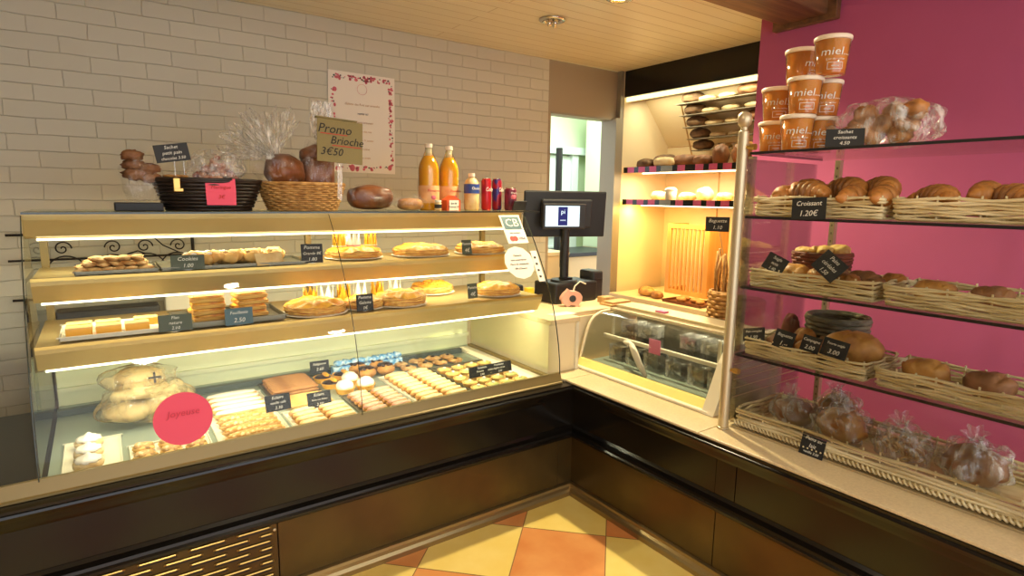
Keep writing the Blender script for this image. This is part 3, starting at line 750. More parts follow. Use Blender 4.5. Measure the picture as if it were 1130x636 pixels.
for i, (x, y, kd) in enumerate(sp):
    if kd == 'w': o = tt if k1 == 0 else dup(tt, (0, 0, 0)); k1 += 1
    else: o = t2 if k2 == 0 else dup(t2, (0, 0, 0)); k2 += 1
    o.location = (x, y, DK+.001); o.scale = (1.1,)*3
    o['group'] = 'tartlets in the middle of the deck'
    o['label'] = ('yellow tartlet heaped with white cream, %s' if kd == 'w' else 'yellow tartlet filled with dark chocolate, %s') % ['back row nearest the sponge fingers', 'back row nearest the seam', 'middle row nearest the fingers', 'alone in the middle row', 'front row nearest the fingers', 'front row nearest the brioches'][i]
bb = thing('chocolate_brioche', 'x', 'bun')
MB().blob((0, 0, .026), (.045, .038, .026), amp=.15, sub=3).build('bun', 'crust', bb, 'all')
MB().blob((0, .01, .045), (.036, .03, .014), amp=.3, fr=3, sub=3).build('chocolate_top', 'choco', bb, 'all')
for i, (x, y) in enumerate([(-.85, .64), (-.75, .65), (-.84, .54), (-.74, .55)]):
    o = bb if i == 0 else dup(bb, (0, 0, 0)); o.location = (x, y, DK+.001); o['group'] = 'chocolate topped brioches on the deck'
    o['label'] = 'round bun with a dark chocolate top, %s' % ['back row nearest the seam', 'back row nearest the till', 'front row nearest the seam', 'front row nearest the till'][i]
mc = thing('chocolate_cookie', 'x', 'cookie')
MB().blob((0, 0, .012), (.042, .036, .012), amp=.3, fr=2, sub=3).build('dough', 'cookie', mc, 'all')
MB().blob((0, 0, .021), (.013, .012, .008), amp=.3, sub=2).build('chocolate_drop', 'choco', mc, 'all')
grid(mc, [-.62, -.53, -.44, -.35], [.555, .64], DK+.001, lambda i, c: 'pale cookie with a chocolate drop, %s row, %s from the seam side' % (['front', 'back'][i], ORD[c]), 'cookies with chocolate drops at the back of the deck', 0, 3, .006)
# pistachio tarts
pt = thing('pistachio_tart', 'x', 'tart')
MB().lathe([(0, 0), (.030, 0), (.037, .016), (.034, .017), (.031, .013), (0, .013)], seg=24, wob=lambda a, z: 1+.02*math.sin(a*20)).build('crust', 'crustlt', pt)
MB().lathe([(0, .021), (.018, .019), (.031, .014), (0, .013)], seg=24, wob=lambda a, z: 1+.05*math.sin(a*5)).build('glaze', 'green', pt, 'all')
MB().blob((0, 0, .024), (.008, .008, .006), amp=.3, sub=2).build('cream_dot', 'cream_whip', pt, 'all')
grid(pt, [-.488, -.41, -.332, -.256], [.095+.08*i for i in range(5)], DT, lambda i, c: 'small yellow-green glazed tart, %s row from the front, %s from the eclair side' % (ORD[i], ORD[c]), 'pistachio tarts on the end tray', 0, 1, .003)
# blue flowered pouch row
t = thing('blue_wrapped_chocolates', 'row of blue flower-print wrapped sweets on the back ledge of the case', 'sweets', (-.78, .655, .5815))
mb = MB()
for i in range(9): mb.blob((-.16+i*.038, 0, .06), (.024, .022, .016), amp=.5, fr=3, sub=2, seed=i)
mb.build('wrapping', 'bluewrap', t, 'all')
MB().box(-.19, .17, -.015, .03, 0, .045, b=.003).build('box', 'bluewrap', t)
# deck cards
price_card((-1.335, .165, DK+.055), .092, .062, .02, .35, ['Eclairs', 'vanille café', '2.30'], 'black chalk card standing over the caramel eclairs', 'slate')
price_card((-1.165, .215, DK+.02), .095, .062, .02, .3, ['Eclairs', 'Tarte aux fraises', '2.50'], 'black chalk card beside it, over the cream eclairs', 'slate')
price_card((-1.03, .655, DK+.03), .09, .055, 0, .15, ['Religieuse', '2.60'], 'grey chalk card on the back ledge before the blue wrapped sweets', 'slate')
price_card((-.36, .185, DK+.03), .245, .05, .03, .25, ['Tartelette            Framboise', 'Pistache       crème légère citron', '2.80                      2.80'], 'long black card lying over the pistachio tarts', 'slate')
price_card((-.60, .075, DK+.012), .085, .022, 0, .9, [], 'small turquoise card against the front rail', 'bluewrap')
# bag of bread (at end of the deck)
t = thing('bread_bag', 'large fogged plastic bag of round flat loaves at the end of the deck', 'bread bag', (-1.745, .47, DK+.012))
MB().blob((0, 0, .075), (.155, .115, .075), amp=.25, fr=1.4, sub=4, seed=4, sq=.8).blob((-.02, .04, .16), (.13, .10, .045), amp=.2, fr=2, sub=3, seed=6).build('bag_film', 'meshbag', t, 'all')
for i, (x, y, z, r_) in enumerate([(-.05, -.01, .045, .085), (.06, .02, .05, .075), (-.01, .01, .12, .09), (-.02, .04, .165, .08)]):
    MB().blob((x, y, z), (r_, r_*.85, .034), amp=.1, sub=3, seed=i).build('flat_loaf', 'flatloaf', t, 'all')
text('+', .09, 'iron', t, TR((.03, -.075, .175)) @ RXm(-.6), name='printed_mark')
# pink disc on the glass
q = RY(203, 462, -.001)
t = thing('pink_disc_sticker', 'large round pink paper disc stuck on the front glass', 'sticker', q)
o = MB().lathe([(0, 0), (.0845, 0), (.0845, .001), (0, .001)], seg=48, T=RXm(math.radians(82))).build('disc', 'pinknote', t)
text('Joyeuse', .03, 'faintink', t, TR((0, -.0045, .02)) @ RXm(math.radians(-8)), shear=.2); text('année !', .03, 'faintink', t, TR((0, -.0025, -.02)) @ RXm(math.radians(-8)), shear=.2)

# stickers on the end of the glass (front glass, near XR)
def gpt(z):
    for i in range(len(gp)-1):
        if gp[i][1] <= z <= gp[i+1][1]:
            f = (z-gp[i][1])/(gp[i+1][1]-gp[i][1]); y = gp[i][0]+f*(gp[i+1][0]-gp[i][0]); sl = math.atan2(gp[i+1][0]-gp[i][0], gp[i+1][1]-gp[i][1]); return y, sl
    return gp[-1][0], .7
def sticker(zc, xc, name, label, cat):
    y, sl = gpt(zc)
    t = thing(name, label, cat, (xc, y-.0085, zc)); t.rotation_euler = (-sl, 0, 0); return t
t = sticker(1.292, -.195, 'card_payment_sign', 'white and petrol-blue card payment sticker at the top corner of the case glass', 'sticker')
MB().box(-.058, .062, -.003, -.001, -.075, .085, b=.001).build('sign_panel', 'paper', t)
MB().box(-.048, .052, -.0045, -.0032, .005, .075, b=.0005).build('blue_field', 'cbblue', t)
text('CB', .062, 'paper', t, TR((.002, -.005, .038)))
MB().lathe([(0, 0), (.014, 0), (.014, .001), (0, .001)], seg=24, T=TR((-.026, -.0034, -.048)) @ RXm(PI/2)).lathe([(0, 0), (.014, 0), (.014, .0012), (0, .0012)], seg=24, T=TR((-.008, -.0034, -.048)) @ RXm(PI/2)).build('red_circles', 'mcred', t)
text('VISA', .02, 'indigo', t, TR((.032, -.0045, -.048))); text('sans contact', .012, 'ink', t, TR((0, -.0045, -.016)))
t = sticker(1.145, -.215, 'paper_notice', 'round-edged white paper notice with handwriting stuck on the case glass under the card sticker', 'notice')
MB().lathe([(0, 0), (.084, 0), (.084, .001), (0, .001)], seg=12, T=TR((-.01, -.001, 0)) @ RXm(PI/2), wob=lambda a, z: 1+.05*math.sin(a*6)).build('paper', 'paper', t)
for i, l in enumerate(['Pâtisserie', 'sans conservateur', 'Merci de commander', '48h à l\'avance']): text(l, .0125, 'ink', t, TR((-.012, -.0032, .036-i*.022)), shear=.2)
t = sticker(1.12, -.13, 'label_strip', 'narrow clear strip with small black symbols down the edge of the case glass', 'sticker')
MB().box(-.014, .022, -.003, -.002, -.075, .085).build('strip', 'paper', t)
for i in range(4): MB().box(-.004, .008, -.0042, -.0032, -.055+i*.033, -.045+i*.033).build('symbol', 'ink', t)

# ================================================================== ON TOP OF THE CASE
Y0 = .50
# woven round/rect basket
def woven_basket(name, label, loc, rt, rb, h, m, rows, sx=1.35, amp=.004, cols=None, rim=True):
    t = thing(name, label, 'basket', loc)
    mb = MB()
    cols = cols or 26
    for r in range(rows):
        z = h*(r+.5)/rows; R_ = rb+(rt-rb)*(z/h)**.8; th = h/rows*.56
        n = cols*4
        pts = [((R_+amp*math.sin(a*cols/2+PI*(r % 2)))*math.cos(a)*sx, (R_+amp*math.sin(a*cols/2+PI*(r % 2)))*math.sin(a), z) for a in [2*PI*k/n for k in range(n)]]
        mb.tube(pts, th, 6, closed=True)
    mb.build('woven_wall', m, t, 'all')
    mb = MB()
    for k in range(cols):
        a = 2*PI*k/cols
        mb.tube([((rb-.001)*math.cos(a)*sx, (rb-.001)*math.sin(a), .002), ((rt-.001)*math.cos(a)*sx, (rt-.001)*math.sin(a), h)], .0022, 5)
    mb.build('weave_ribs', m, t)
    MB().lathe([(0, .001), (rb*.99, .001), (rb*.99, .006), (0, .006)], seg=32, T=Matrix.Diagonal((sx, 1, 1, 1))).build('basket_base', m, t)
    if rim:
        n = 60; MB().tube([(rt*1.01*sx*math.cos(2*PI*k/n), rt*1.01*math.sin(2*PI*k/n), h) for k in range(n)], .006, 8, closed=True).build('rim', m, t, 'all')
    return t
woven_basket('dark_basket', 'oval dark brown basket of bagged sweets on the case top', (-1.475, .52, TOPZ), .143, .108, .118, 'darkwicker', 9, 1.33, .001)
woven_basket('wicker_basket', 'oval honey-coloured wicker basket holding the wrapped brioches', (-1.115, .52, TOPZ), .132, .10, .113, 'wicker', 13, 1.33, .004, 34)
# film sack function
def film_sack(t, c, r, h, seed, m='filmlt', sub=4):
    MB().blob(c, r, amp=.35, fr=2.2, sub=sub, seed=seed, sq=.9, shape=lambda p: Vector((p.x, p.y, max(p.z, .004-c[2])))).build('bag_film', m, t, 'all')
def cello_fan(t, base, direction, length, spread, seed, m='fan', n=26):
    """crumpled cellophane fan opening from base along direction"""
    r_ = random.Random(seed); d = Vector(direction).normalized(); side = d.cross(Vector((0, 1, .2))).normalized(); up = side.cross(d)
    vs = []; fs = []; K = 6
    for i in range(n):
        a = (i/(n-1)-.5)*spread; l = length*(.72+.28*r_.random())
        for k in range(K):
            q = k/(K-1)
            p = Vector(base)+(d*math.cos(a)+side*math.sin(a))*(l*q)+up*(.022*q*(1 if i % 2 else -1)*(.4+r_.random()))+side*(.004*r_.uniform(-1, 1))
            vs.append(p)
    for i in range(n-1):
        for k in range(K-1): fs.append((i*K+k, (i+1)*K+k, (i+1)*K+k+1, i*K+k+1))
    return MB().add(vs, fs).build('cellophane_fan', m, t)
# bagged sweets in the dark basket
t = thing('bagged_meringues', 'clear bag of pinkish broken meringues piled in the dark basket', 'bag of sweets', (-1.47, .52, TOPZ+.01))
mb = MB(); r_ = random.Random(5)
M['pinkmer'] = mat('pinkish_meringue', (206, 160, 132), .6, 0, (150, 78, 66), 30, 4, .45, .66, bump=.5)
for k in range(70):
    a, q = r_.uniform(0, 2*PI), r_.random()**.6; zz = .11+.10*(1-q)*r_.uniform(.5, 1)
    mb.blob((.095*q*math.cos(a)*.8+.02, .075*q*math.sin(a), zz), (.017, .015, .013), amp=.5, sub=1, seed=k)
tag(mb.build('broken_meringues', 'pinkmer', t, 'all'), kind='stuff')
film_sack(t, (.02, 0, .135), (.105, .085, .085), 0, 3, 'film')
t = thing('bagged_biscuits', 'small clear bag of tan biscuits at the side of the dark basket', 'bag of biscuits', (-1.60, .50, TOPZ+.01))
mb = MB()
for k in range(6): mb.blob((-.01+(k % 3)*.022, 0, .105+.014*(k//3)), (.022, .04, .007), amp=.1, sub=2, T=None)
tag(mb.build('biscuits', 'crust', t, 'all'))
t2_ = RY(166, 220, .43)
price_card(RY(193, 179, .44), .112, .064, 0, .1, ['Sachet', 'petit pain', 'chocolat 3.50'], 'black chalk card tilted above the dark basket', 'slate', foot=False, roll=-.16)
MB_ = MB().tube([(0, 0, -.05), (0, 0, .005)], .002, 6).tube([(.03, 0, -.045), (.03, 0, .005)], .002, 6)
pc = [o for o in bpy.data.objects if o.get('label', '') == 'black chalk card tilted above the dark basket'][0]; MB_.build('pin', 'clearplastic', pc)
q = RY(244, 199, .362)
t = thing('pink_note', 'square pink paper note hanging on the front of the dark basket', 'note', (q.x, .372, TOPZ+.072))
MB().add([(-.05, .008, .052), (.052, .006, .050), (.052, -.003, -.0), (.05, -.006, -.048), (-.05, -.004, -.048), (-.051, 0, 0)], [(0, 1, 2, 5), (5, 2, 3, 4)]).build('paper', 'pinknote', t)
text('Meringue', .018, 'redink', t, TR((0, -.004, .018)), shear=.2); text('3€', .02, 'redink', t, TR((0, -.008, -.018)), shear=.2)
q = RY(195, 201, .38); t = MB().box(-.011, .011, -.003, .003, -.022, .022, b=.002).box(-.011, .02, -.004, .002, -.026, -.014, b=.002).build('basket_clip', 'brass'); t.location = (q.x-.0, .366, TOPZ+.098); tag(t, 'small silver clip on the rim of the dark basket', 'clip')
# left-most box with bagged chocolate cookies
o = MB().box(-.075, .075, -.06, .06, 0, .03, b=.003).build('black_box', 'black_matte'); o.location = (-1.715, .50, TOPZ); tag(o, 'low black box at the end of the case top, under the cookie bag', 'box')
t = thing('cookie_bag', 'clear bag of chocolate cookies standing on the low black box', 'bag of cookies', (-1.70, .50, TOPZ+.031))
for i in range(5): MB().blob((-.022+(i % 2)*.05, -.01, .10+.034*(i//2)-.01*(i % 2)), (.036, .026, .02), amp=.4, fr=3, sub=3, seed=i).build('cookie', 'brownbread', t, 'all')
film_sack(t, (0, 0, .085), (.062, .045, .09), 0, 11, 'filmlt')
# brioches in cellophane
def loaf_shape(p): return p
t = thing('wrapped_brioche', 'dark domed brioche in flared cellophane, half of wicker basket nearer the pink note', 'brioche', (-1.215, .50, TOPZ+.045))
MB().blob((0, 0, .10), (.082, .07, .072), amp=.12, fr=2, sub=4, seed=2, T=TR((0, 0, .02)) @ RYm(.25)).build('brioche', 'brioche', t, 'all')
film_sack(t, (-.005, 0, .12), (.088, .078, .078), 0, 9)
cello_fan(t, (-.005, 0, .165), (-.62, 0, 1), .235, 2.2, 4)
cello_fan(t, (-.005, .03, .165), (-.3, .2, 1), .20, 1.7, 14)
cello_fan(t, (-.01, -.02, .16), (-1.2, -.1, .8), .18, 1.0, 24)
t = thing('wrapped_brioche', 'tall brown brioche loaf in a tied cellophane bag, beside the promo sign', 'brioche', (-1.045, .53, TOPZ+.045))
MB().box(-.068, .066, -.055, .055, .02, .19, b=.03).blob((-.002, 0, .19), (.07, .055, .045), amp=.15, sub=3).build('brioche', 'brioche', t, 'all')
film_sack(t, (0, 0, .13), (.084, .072, .12), 0, 17)
mb = MB().lathe([(.040, .22), (.014, .245), (.022, .27), (.036, .32), (.040, .38), (.034, .415)], seg=30, wob=lambda a, z: 1+.25*math.sin(a*7+z*40), close=False, T=TR((.0, 0, .0)) @ RYm(.06))
mb.build('bag_neck', 'fan', t)
# promo sign
q = RY(376, 180, .41)
o = MB().box(-.098, .098, -.002, .002, 0, .175, b=.0008).build('promo_sign', 'kraft'); o.location = (q.x-.002, .405, q.z-.0); o.rotation_euler = (-.05, .05, .03)
tag(o, 'olive card sign reading Promo Brioche 3.50 above the wicker basket', 'sign')
text('Promo', .052, 'ink', o, TR((-.025, -.003, .135)), shear=.25); text('Brioche', .046, 'ink', o, TR((.028, -.003, .090)), shear=.25); text('3€50', .044, 'ink', o, TR((-.038, -.003, .042)), shear=.25)
MB().box(-.085, .03, -.0035, -.0022, .114, .117, T=RYm(0)).box(-.035, .09, -.0035, -.0022, .068, .071).build('red_underline', 'redink', o)
MB().box(-.01, .01, .002, .006, -.155, .06).build('stake', 'clearplastic', o)
MB().box(-.098, .075, .004, .03, .178, .184).build('folded_top', 'kraft', o)
# loaf in a clear bag, small bag
q = RY(411, 233, .5)
t = thing('bagged_fruit_loaf', 'long brown loaf in a shiny clear bag lying between wicker basket and bottles', 'loaf', (q.x, .52, TOPZ))
MB().blob((0, 0, .058), (.100, .065, .054), amp=.08, sub=4, seed=5, sq=.7).build('loaf', 'brioche', t, 'all')
film_sack(t, (0, 0, .060), (.108, .07, .060), 0, 21)
q = RY(455, 233, .47)
t = thing('bagged_tan_loaf', 'small tan bread in a clear bag in front of the juice bottles', 'loaf', (q.x+.0, .49, TOPZ))
MB().blob((0, 0, .030), (.062, .04, .028), amp=.1, sub=3, seed=6, sq=.8).build('loaf', 'finger', t, 'all')
film_sack(t, (.0, 0, .038), (.075, .05, .038), 0, 25)
# juice bottles
def bottle_proto():
    t = thing('juice_bottle', 'x', 'bottle')
    MB().lathe([(0, 0), (.040, 0), (.0445, .006), (.0445, .14), (.045, .195), (.041, .22), (.030, .247), (.021, .262), (0, .262)], seg=28).build('juice', 'juice', t, 'all')
    MB().lathe([(.0457, 0.001), (.0462, .195), (.042, .222), (.031, .25), (.018, .28), (.0145, .30), (.0145, .305)], seg=28, close=False).build('glass', 'glass', t, 'all')
    MB().lathe([(.0145, .262), (.0145, .30), (0, .30)], seg=20).build('neck_glass', 'bottleglass', t, 'all')
    MB().lathe([(0, .3), (.0165, .3), (.0175, .302), (.0175, .316), (.0165, .319), (0, .319)], seg=24).build('cap', 'lid', t)
    MB().lathe([(.0464, .035), (.0467, .036), (.0467, .118), (.0464, .119)], seg=28, close=False).build('label_band', 'label_peach', t, 'all')
    text('Pommes', .018, 'redink', t, TR((0, -.0475, .095)), shear=.2); MB().blob((0, -.0425, .062), (.014, .006, .015), sub=2, amp=.1).build('apple_print', 'rose', t, 'all')
    return t
bt = bottle_proto(); q = RY(474, 233, .55)
bt.location = (q.x, .55, TOPZ); bt['label'] = 'tall bottle of amber apple juice nearer the bagged loaf'; bt['group'] = 'juice bottles'
bt.scale = (1.1, 1.1, 1); q2 = RY(496, 233, .60); dup(bt, (q2.x, .60, TOPZ), .2, 'tall bottle of amber apple juice nearer the red cans', 'juice bottles')
q = RY(499, 233, .46)
t = thing('orange_carton', 'small orange carton with a white price card, before the juice bottles', 'carton', (q.x, .47, TOPZ))
MB().prism([(-.038, 0), (.038, 0), (.038, .05), (0, .072), (-.038, .05)], 'y', -.03, .03).build('carton', 'orangebox', t)
MB().box(-.026, .026, -.034, -.032, .001, .05, T=RXm(-.0)).build('price_label', 'paper', t); text('Jus de', .013, 'ink', t, TR((0, -.0345, .035))); text('Pommes 3€', .0115, 'ink', t, TR((0, -.0345, .018)))
q = RY(485, 233, .43)
t = thing('small_jar', 'tiny jar with white lid and black label beside the orange carton', 'jar', (q.x, .44, TOPZ))
MB().lathe([(0, 0), (.016, 0), (.017, .004), (.017, .035), (.013, .04), (0, .04)], seg=20).build('glass', 'label_cream', t, 'all'); MB().lathe([(0, .04), (.016, .04), (.016, .05), (0, .051)], seg=20).build('lid', 'white', t)
MB().lathe([(.0174, .012), (.0174, .03)], seg=20, close=False).build('label_band', 'ink', t)
q = RY(522, 233, .52)
t = thing('water_bottle', 'short clear bottle with blue label and white cap next to the red cans', 'bottle', (q.x, .53, TOPZ))
MB().lathe([(0, 0), (.036, 0), (.039, .008), (.038, .03), (.040, .034), (.038, .06), (.039, .09), (.039, .13), (.03, .15), (.016, .163), (.014, .168), (0, .168)], seg=28).build('bottle_body', 'label_cream', t, 'all')
MB().lathe([(.0402, .085), (.0402, .132)], seg=28, close=False).build('label_band', 'label_blue', t, 'all'); MB().lathe([(0, .168), (.017, .168), (.017, .186), (0, .187)], seg=20).build('cap', 'lid', t)
text('Oasis', .02, 'chalk', t, TR((0, -.041, .11)))
can = thing('drink_can', 'x', 'can')
MB().lathe([(0, 0), (.024, 0), (.029, .008), (.029, .118), (.024, .128), (.0235, .131), (0, .129)], seg=28).build('can_body', 'red', can, 'all')
MB().lathe([(.0238, .1285), (.0245, .132), (.0228, .1325), (.022, .1298), (0, .1298)], seg=28).build('can_lid', 'chrome', can, 'all')
text('Cola', .024, 'chalk', can, TR((0, -.0298, .085)) @ RYm(.0), shear=.3)
q = RY(540, 233, .50); can.scale = (.9, .9, 1.25); can.location = (q.x-.004, .52, TOPZ); can['label'] = 'red drink can next to the blue-labelled bottle'; can['group'] = 'drink cans'
q = RY(551, 233, .52); c2_ = dup(can, (q.x-.004, .535, TOPZ), .4, 'red and indigo drink can between the plain red can and the cherry carton', 'drink cans')
for ch in c2_.children:
    if ch.name.startswith('can_body'):
        ch.data = ch.data.copy(); ch.data.materials.clear(); M['redindigo'] = mat('red_indigo_print', (150, 26, 44), .3, .3, (52, 46, 110), 26, 2, .45, .55); ch.data.materials.append(M['redindigo'])
q = RY(563, 233, .48)
t = thing('cherry_can', 'dark cherry-print can at the end of the case top', 'can', (q.x, .475, TOPZ))
MB().lathe([(0, 0), (.027, 0), (.032, .008), (.032, .105), (.027, .113), (0, .112)], seg=28).build('can_body', 'cherry', t, 'all')
MB().lathe([(.027, .113), (.0275, .117), (.025, .1165), (.024, .114), (0, .114)], seg=28).build('can_lid', 'chrome', t, 'all')
MB().blob((0, -.024, .07), (.018, .01, .02), amp=.1, sub=3).build('cherry_print', 'rose', t, 'all'); text('Cherry', .014, 'chalk', t, TR((0, -.0335, .09)), shear=.2)
o = MB().box(-.04, .04, -.003, .003, 0, .052, b=.001).build('leaflet_stand', 'dark'); o.location = (q.x+.006, .41, TOPZ+.001); o.rotation_euler = (.35, 0, 0); tag(o, 'small dark leaflet leaning in front of the cherry can', 'leaflet')

# ================================================================== POSTER, IRONWORK
A, B2, C2, D2 = RY(361, 76, 1.447), RY(435, 87, 1.447), RY(437, 191, 1.447), RY(361, 190, 1.447)
pw = .415; ph = .582; px = (A.x+B2.x)/2; pz = 1.878
t = thing('flower_border_poster', 'white paper poster with rose garland border on the brick wall', 'poster', (px, 1.443, pz))
MB().box(-pw/2, pw/2, -.001, .0015, -ph/2, ph/2, T=RYm(.01)).build('sheet', 'paper', t)
for nm, m, sd in (('rose_border', 'rose', 1), ('leaf_border', 'leafprint', 2)):
    mb = MB(); r_ = random.Random(sd)
    for k in range(150 if sd == 1 else 60):
        sdn = r_.choice('LRTBRT')
        j = r_.uniform(-.012, .012); s_ = r_.uniform(.003, .008 if sd == 1 else .005)
        if r_.random() < .15 and sd == 1: s_ *= 1.9
        x = {'L': -pw/2+.03+j, 'R': pw/2-.028+j}.get(sdn, r_.uniform(-pw/2+.03, pw/2-.03)); z = {'T': ph/2-.03+j, 'B': -ph/2+.03+j}.get(sdn, r_.uniform(-ph/2+.03, ph/2-.03))
        mb.lathe([(0, 0), (s_, 0), (s_*.9, .0006), (0, .0006)], seg=7, T=TR((x, -.0016, z)) @ RXm(PI/2) @ Matrix.Diagonal((r_.uniform(.6, 1.5), r_.uniform(.6, 1.5), 1, 1)))
    tag(mb.build(nm, m, t), kind='stuff')
n = 30; MB().tube([(.03*math.cos(2*PI*k/n), -.0018, .20+.03*math.sin(2*PI*k/n)) for k in range(n)], .0008, 4, closed=True).build('printed_ring', 'rose', t)
for i, (l, s_) in enumerate([('Galette des Rois aux amandes', .018), ('vente ici', .02), ('Pâtisserie artisanale', .016), ('Brioche des rois', .016), ('du 1er au 31 janvier', .016), ('Merci à tous', .015), ('Bonne année', .016)]):
    text(l, s_, 'wicker' if i != 1 else 'ink', t, TR((0, -.0022, .11-i*.052)), shear=.2)
t = thing('wrought_iron_grille', 'black wrought iron scroll grille by the wall, seen under the case hood', 'grille', (-1.69, 1.40, .95))
mb = MB().tube([(-.5, 0, .300), (.245, 0, .300)], .006).tube([(.245, 0, .0), (.245, 0, .300)], .008).tube([(-.5, 0, .182), (.245, 0, .182)], .005).tube([(-.5, 0, 0), (.245, 0, 0)], .006)
mb.build('frame', 'iron', t)
mb = MB()
def spiral(cx, cz, r0, s, turns=1.6):
    return [(cx+s*(r0*(1-k/40))*math.cos(2*PI*turns*k/40), 0, cz+(r0*(1-k/40))*math.sin(2*PI*turns*k/40)) for k in range(38)]
for cx, s in ((-.30, 1), (-.10, -1), (.03, 1), (.18, -1)): mb.tube(spiral(cx, .232, .036, s), .0035, 6)
mb.tube([(-.06, 0, .19), (.0, 0, .21), (.03, 0, .196)], .0035, 6).tube([(.06, 0, .292), (.11, 0, .235), (.18, 0, .196)], .0035, 6)
for cx, s in ((-.30, 1), (-.10, -1), (.03, 1), (.18, -1)): mb.tube(spiral(cx, .12, .09, s), .0035, 6)
mb.build('scrolls', 'iron', t, 'all')
MB().tube([(.245, 0, -.95), (.245, 0, .0)], .008).tube([(-.45, 0, -.95), (-.45, 0, .0)], .008).build('leg', 'iron', t)
o = MB().box(-.2, .2, -.06, .06, 0, .92, b=.01).build('grey_cupboard', 'dark'); o.location = (-1.83, 1.2, 0.0); tag(o, 'dark grey cupboard against the brick wall behind the lower shelf', 'cupboard')
o = MB().box(-.16, .16, -.05, .05, 0, 1.02, b=.006).build('white_board', 'white'); o.location = (-1.44, 1.3, 0.0); tag(o, 'white upright panel behind the stacked square pastries', 'panel')

# ================================================================== TILL AREA
PZ = .86
t = thing('till_cabinet', 'cream box cabinet with raised top carrying the till, at the counter corner', 'cabinet', (.25, .4, WZ))
def loc_t(mb, nm, m, sm=False, par=None, o=None):
    q_ = mb.build(nm, m, par or t, sm); q_.location = -Vector(t.location); return q_
t.location = (.25, .4, WZ)
loc_t(MB().box(-.075, .112, .11, .13, WZ+.001, PZ-.025).box(-.075, -.06, .13, .85, WZ+.001, PZ-.025).box(.16, .62, .185, .2, WZ+.001, PZ-.025), 'front_panel', 'cream2')
loc_t(MB().box(-.08, .64, .195, .86, PZ-.025, PZ, b=.003).box(-.08, .118, .095, .1945, PZ-.025, PZ, b=.003), 'top', 'cream')
loc_t(MB().box(.094, .112, .098, .1095, WZ+.001, PZ-.027), 'corner_strip', 'white')
RZS=-.36
tb = thing('till', 'black touchscreen till with a small lit customer display on its back', 'cash register', (.38, .47, PZ+.001))
MB().box(-.17, .145, -.06, .14, 0, .115, b=.01).build('base', 'black_matte', tb)
MB().box(-.075, -.015, -.02, .03, .115, .14).tube([(-.045, .02, .115), (-.045, .02, .56)], .026, 12).lathe([(0, 0), (.08, 0), (.075, .012), (0, .014)], seg=24, c=(-.045, .02, .115)).build('pole', 'black_matte', tb, True)
def scr(x0, x1, y0, y1, z0, z1, nm, m, par=tb, bv=.006): return MB().box(x0, x1, y0, y1, z0, z1, b=bv).build(nm, m, par)
rzs = -.36
mo = MB().box(-.245, .245, -.012, .012, 0, .26, b=.008, T=TR((-.035, .045, .37)) @ RZm(rzs) @ RXm(.08)).build('main_screen', 'black_matte', tb)
MB().box(-.15, .15, -.04, -.011, .05, .21, b=.008, T=TR((-.035, .045, .375)) @ RZm(rzs) @ RXm(.08)).build('screen_housing', 'dark', tb)
TD = TR((-.115, -.05, .385)) @ RZm(rzs) @ RXm(.02)
cd = MB().box(-.125, .125, -.01, .01, .035, .175, b=.005, T=TD).build('customer_display', 'dark', tb)
MB().box(-.112, .085, -.0125, -.0105, .05, .162, T=TD).build('lit_panel', 'screen', cd)
MB().box(-.04, .015, -.0135, -.0128, .055, .157, T=TD).build('logo_panel', 'screenblue', cd)
text('pi', .035, 'screen', cd, TD @ TR((-.012, -.0145, .13))); text('caisse', .014, 'screen', cd, TD @ TR((-.012, -.0145, .085)))
MB().tube([(-.075, .0, .36), (-.085, .01, .3), (-.06, .04, .2), (-.02, .06, .12)], .004, 6).build('cable', 'black_matte', tb)
t = thing('receipt_printer', 'small black printer unit behind the till base on its far side', 'printer', (.555, .50, PZ+.001))
MB().box(-.025, .055, -.05, .08, .0, .165, b=.012).build('body', 'dark', t); MB().box(-.015, .045, -.053, -.048, .11, .118).build('paper_slot', 'black_matte', t)
o = MB().blob((0, 0, .012), (.13, .05, .014), amp=.4, fr=3, sub=3).build('green_cloth', 'lime', None, 'all'); o.location = (.40, .70, PZ+.001); tag(o, 'lime green cloth lying behind the till base', 'cloth')
q = RZ(632, 337, PZ)
t = thing('piggy_bank', 'salmon pink pig-shaped card holder with a dark round badge, in front of the till', 'piggy bank', (.262, .335, PZ+.001)); t.rotation_euler = (0, 0, -.45)
pig = [(-.056, .03), (-.05, .012), (-.036, .010), (-.034, 0), (-.016, 0), (-.012, .008), (.014, .008), (.018, 0), (.036, 0), (.038, .014), (.054, .032), (.056, .055), (.044, .074), (.02, .084), (-.01, .086), (-.022, .096), (-.032, .084), (-.048, .070), (-.062, .05), (-.064, .036)]
MB().prism(pig, 'y', -.022, .022).build('pig_body', 'pigpink', t)
MB().lathe([(0, 0), (.018, 0), (.019, .004), (.012, .006), (0, .006)], seg=24, T=TR((0, -.022, .045)) @ RXm(PI/2)).build('badge', 'dark', t)
MB().tube([(.01, .005, .08), (.02, .01, .11), (.05, .015, .135), (.085, .02, .12)], .004, 8).build('white_cord', 'white', t)
q = RZ(683, 338, PZ)
t = thing('change_tray', 'wooden change tray on the raised counter beside the till', 'tray', (.52, .245, PZ+.001))
MB().box(-.085, .09, -.05, .05, 0, .012, b=.004).build('lower_board', 'woodlt', t); MB().box(-.07, .075, -.04, .04, .012, .022, b=.003).build('upper_board', 'woodlt', t)
o = MB().box(-.04, .04, -.03, .03, 0, .032, b=.002).build('small_wood_box', 'woodlt'); o.location = (.52, .33, PZ+.0015); tag(o, 'small pale wooden box behind the change tray', 'box')
MB().box(-.003, .0415, -.031, -.0302, .002, .03).build('printed_label', 'cream', o)
o = MB().box(-.022, .022, -.018, .018, 0, .10, b=.003).build('yellow_carton', 'cardyellow'); o.location = (.07, .47, PZ+.001); tag(o, 'yellow carton standing behind the end glass of the case, beside the till', 'carton')
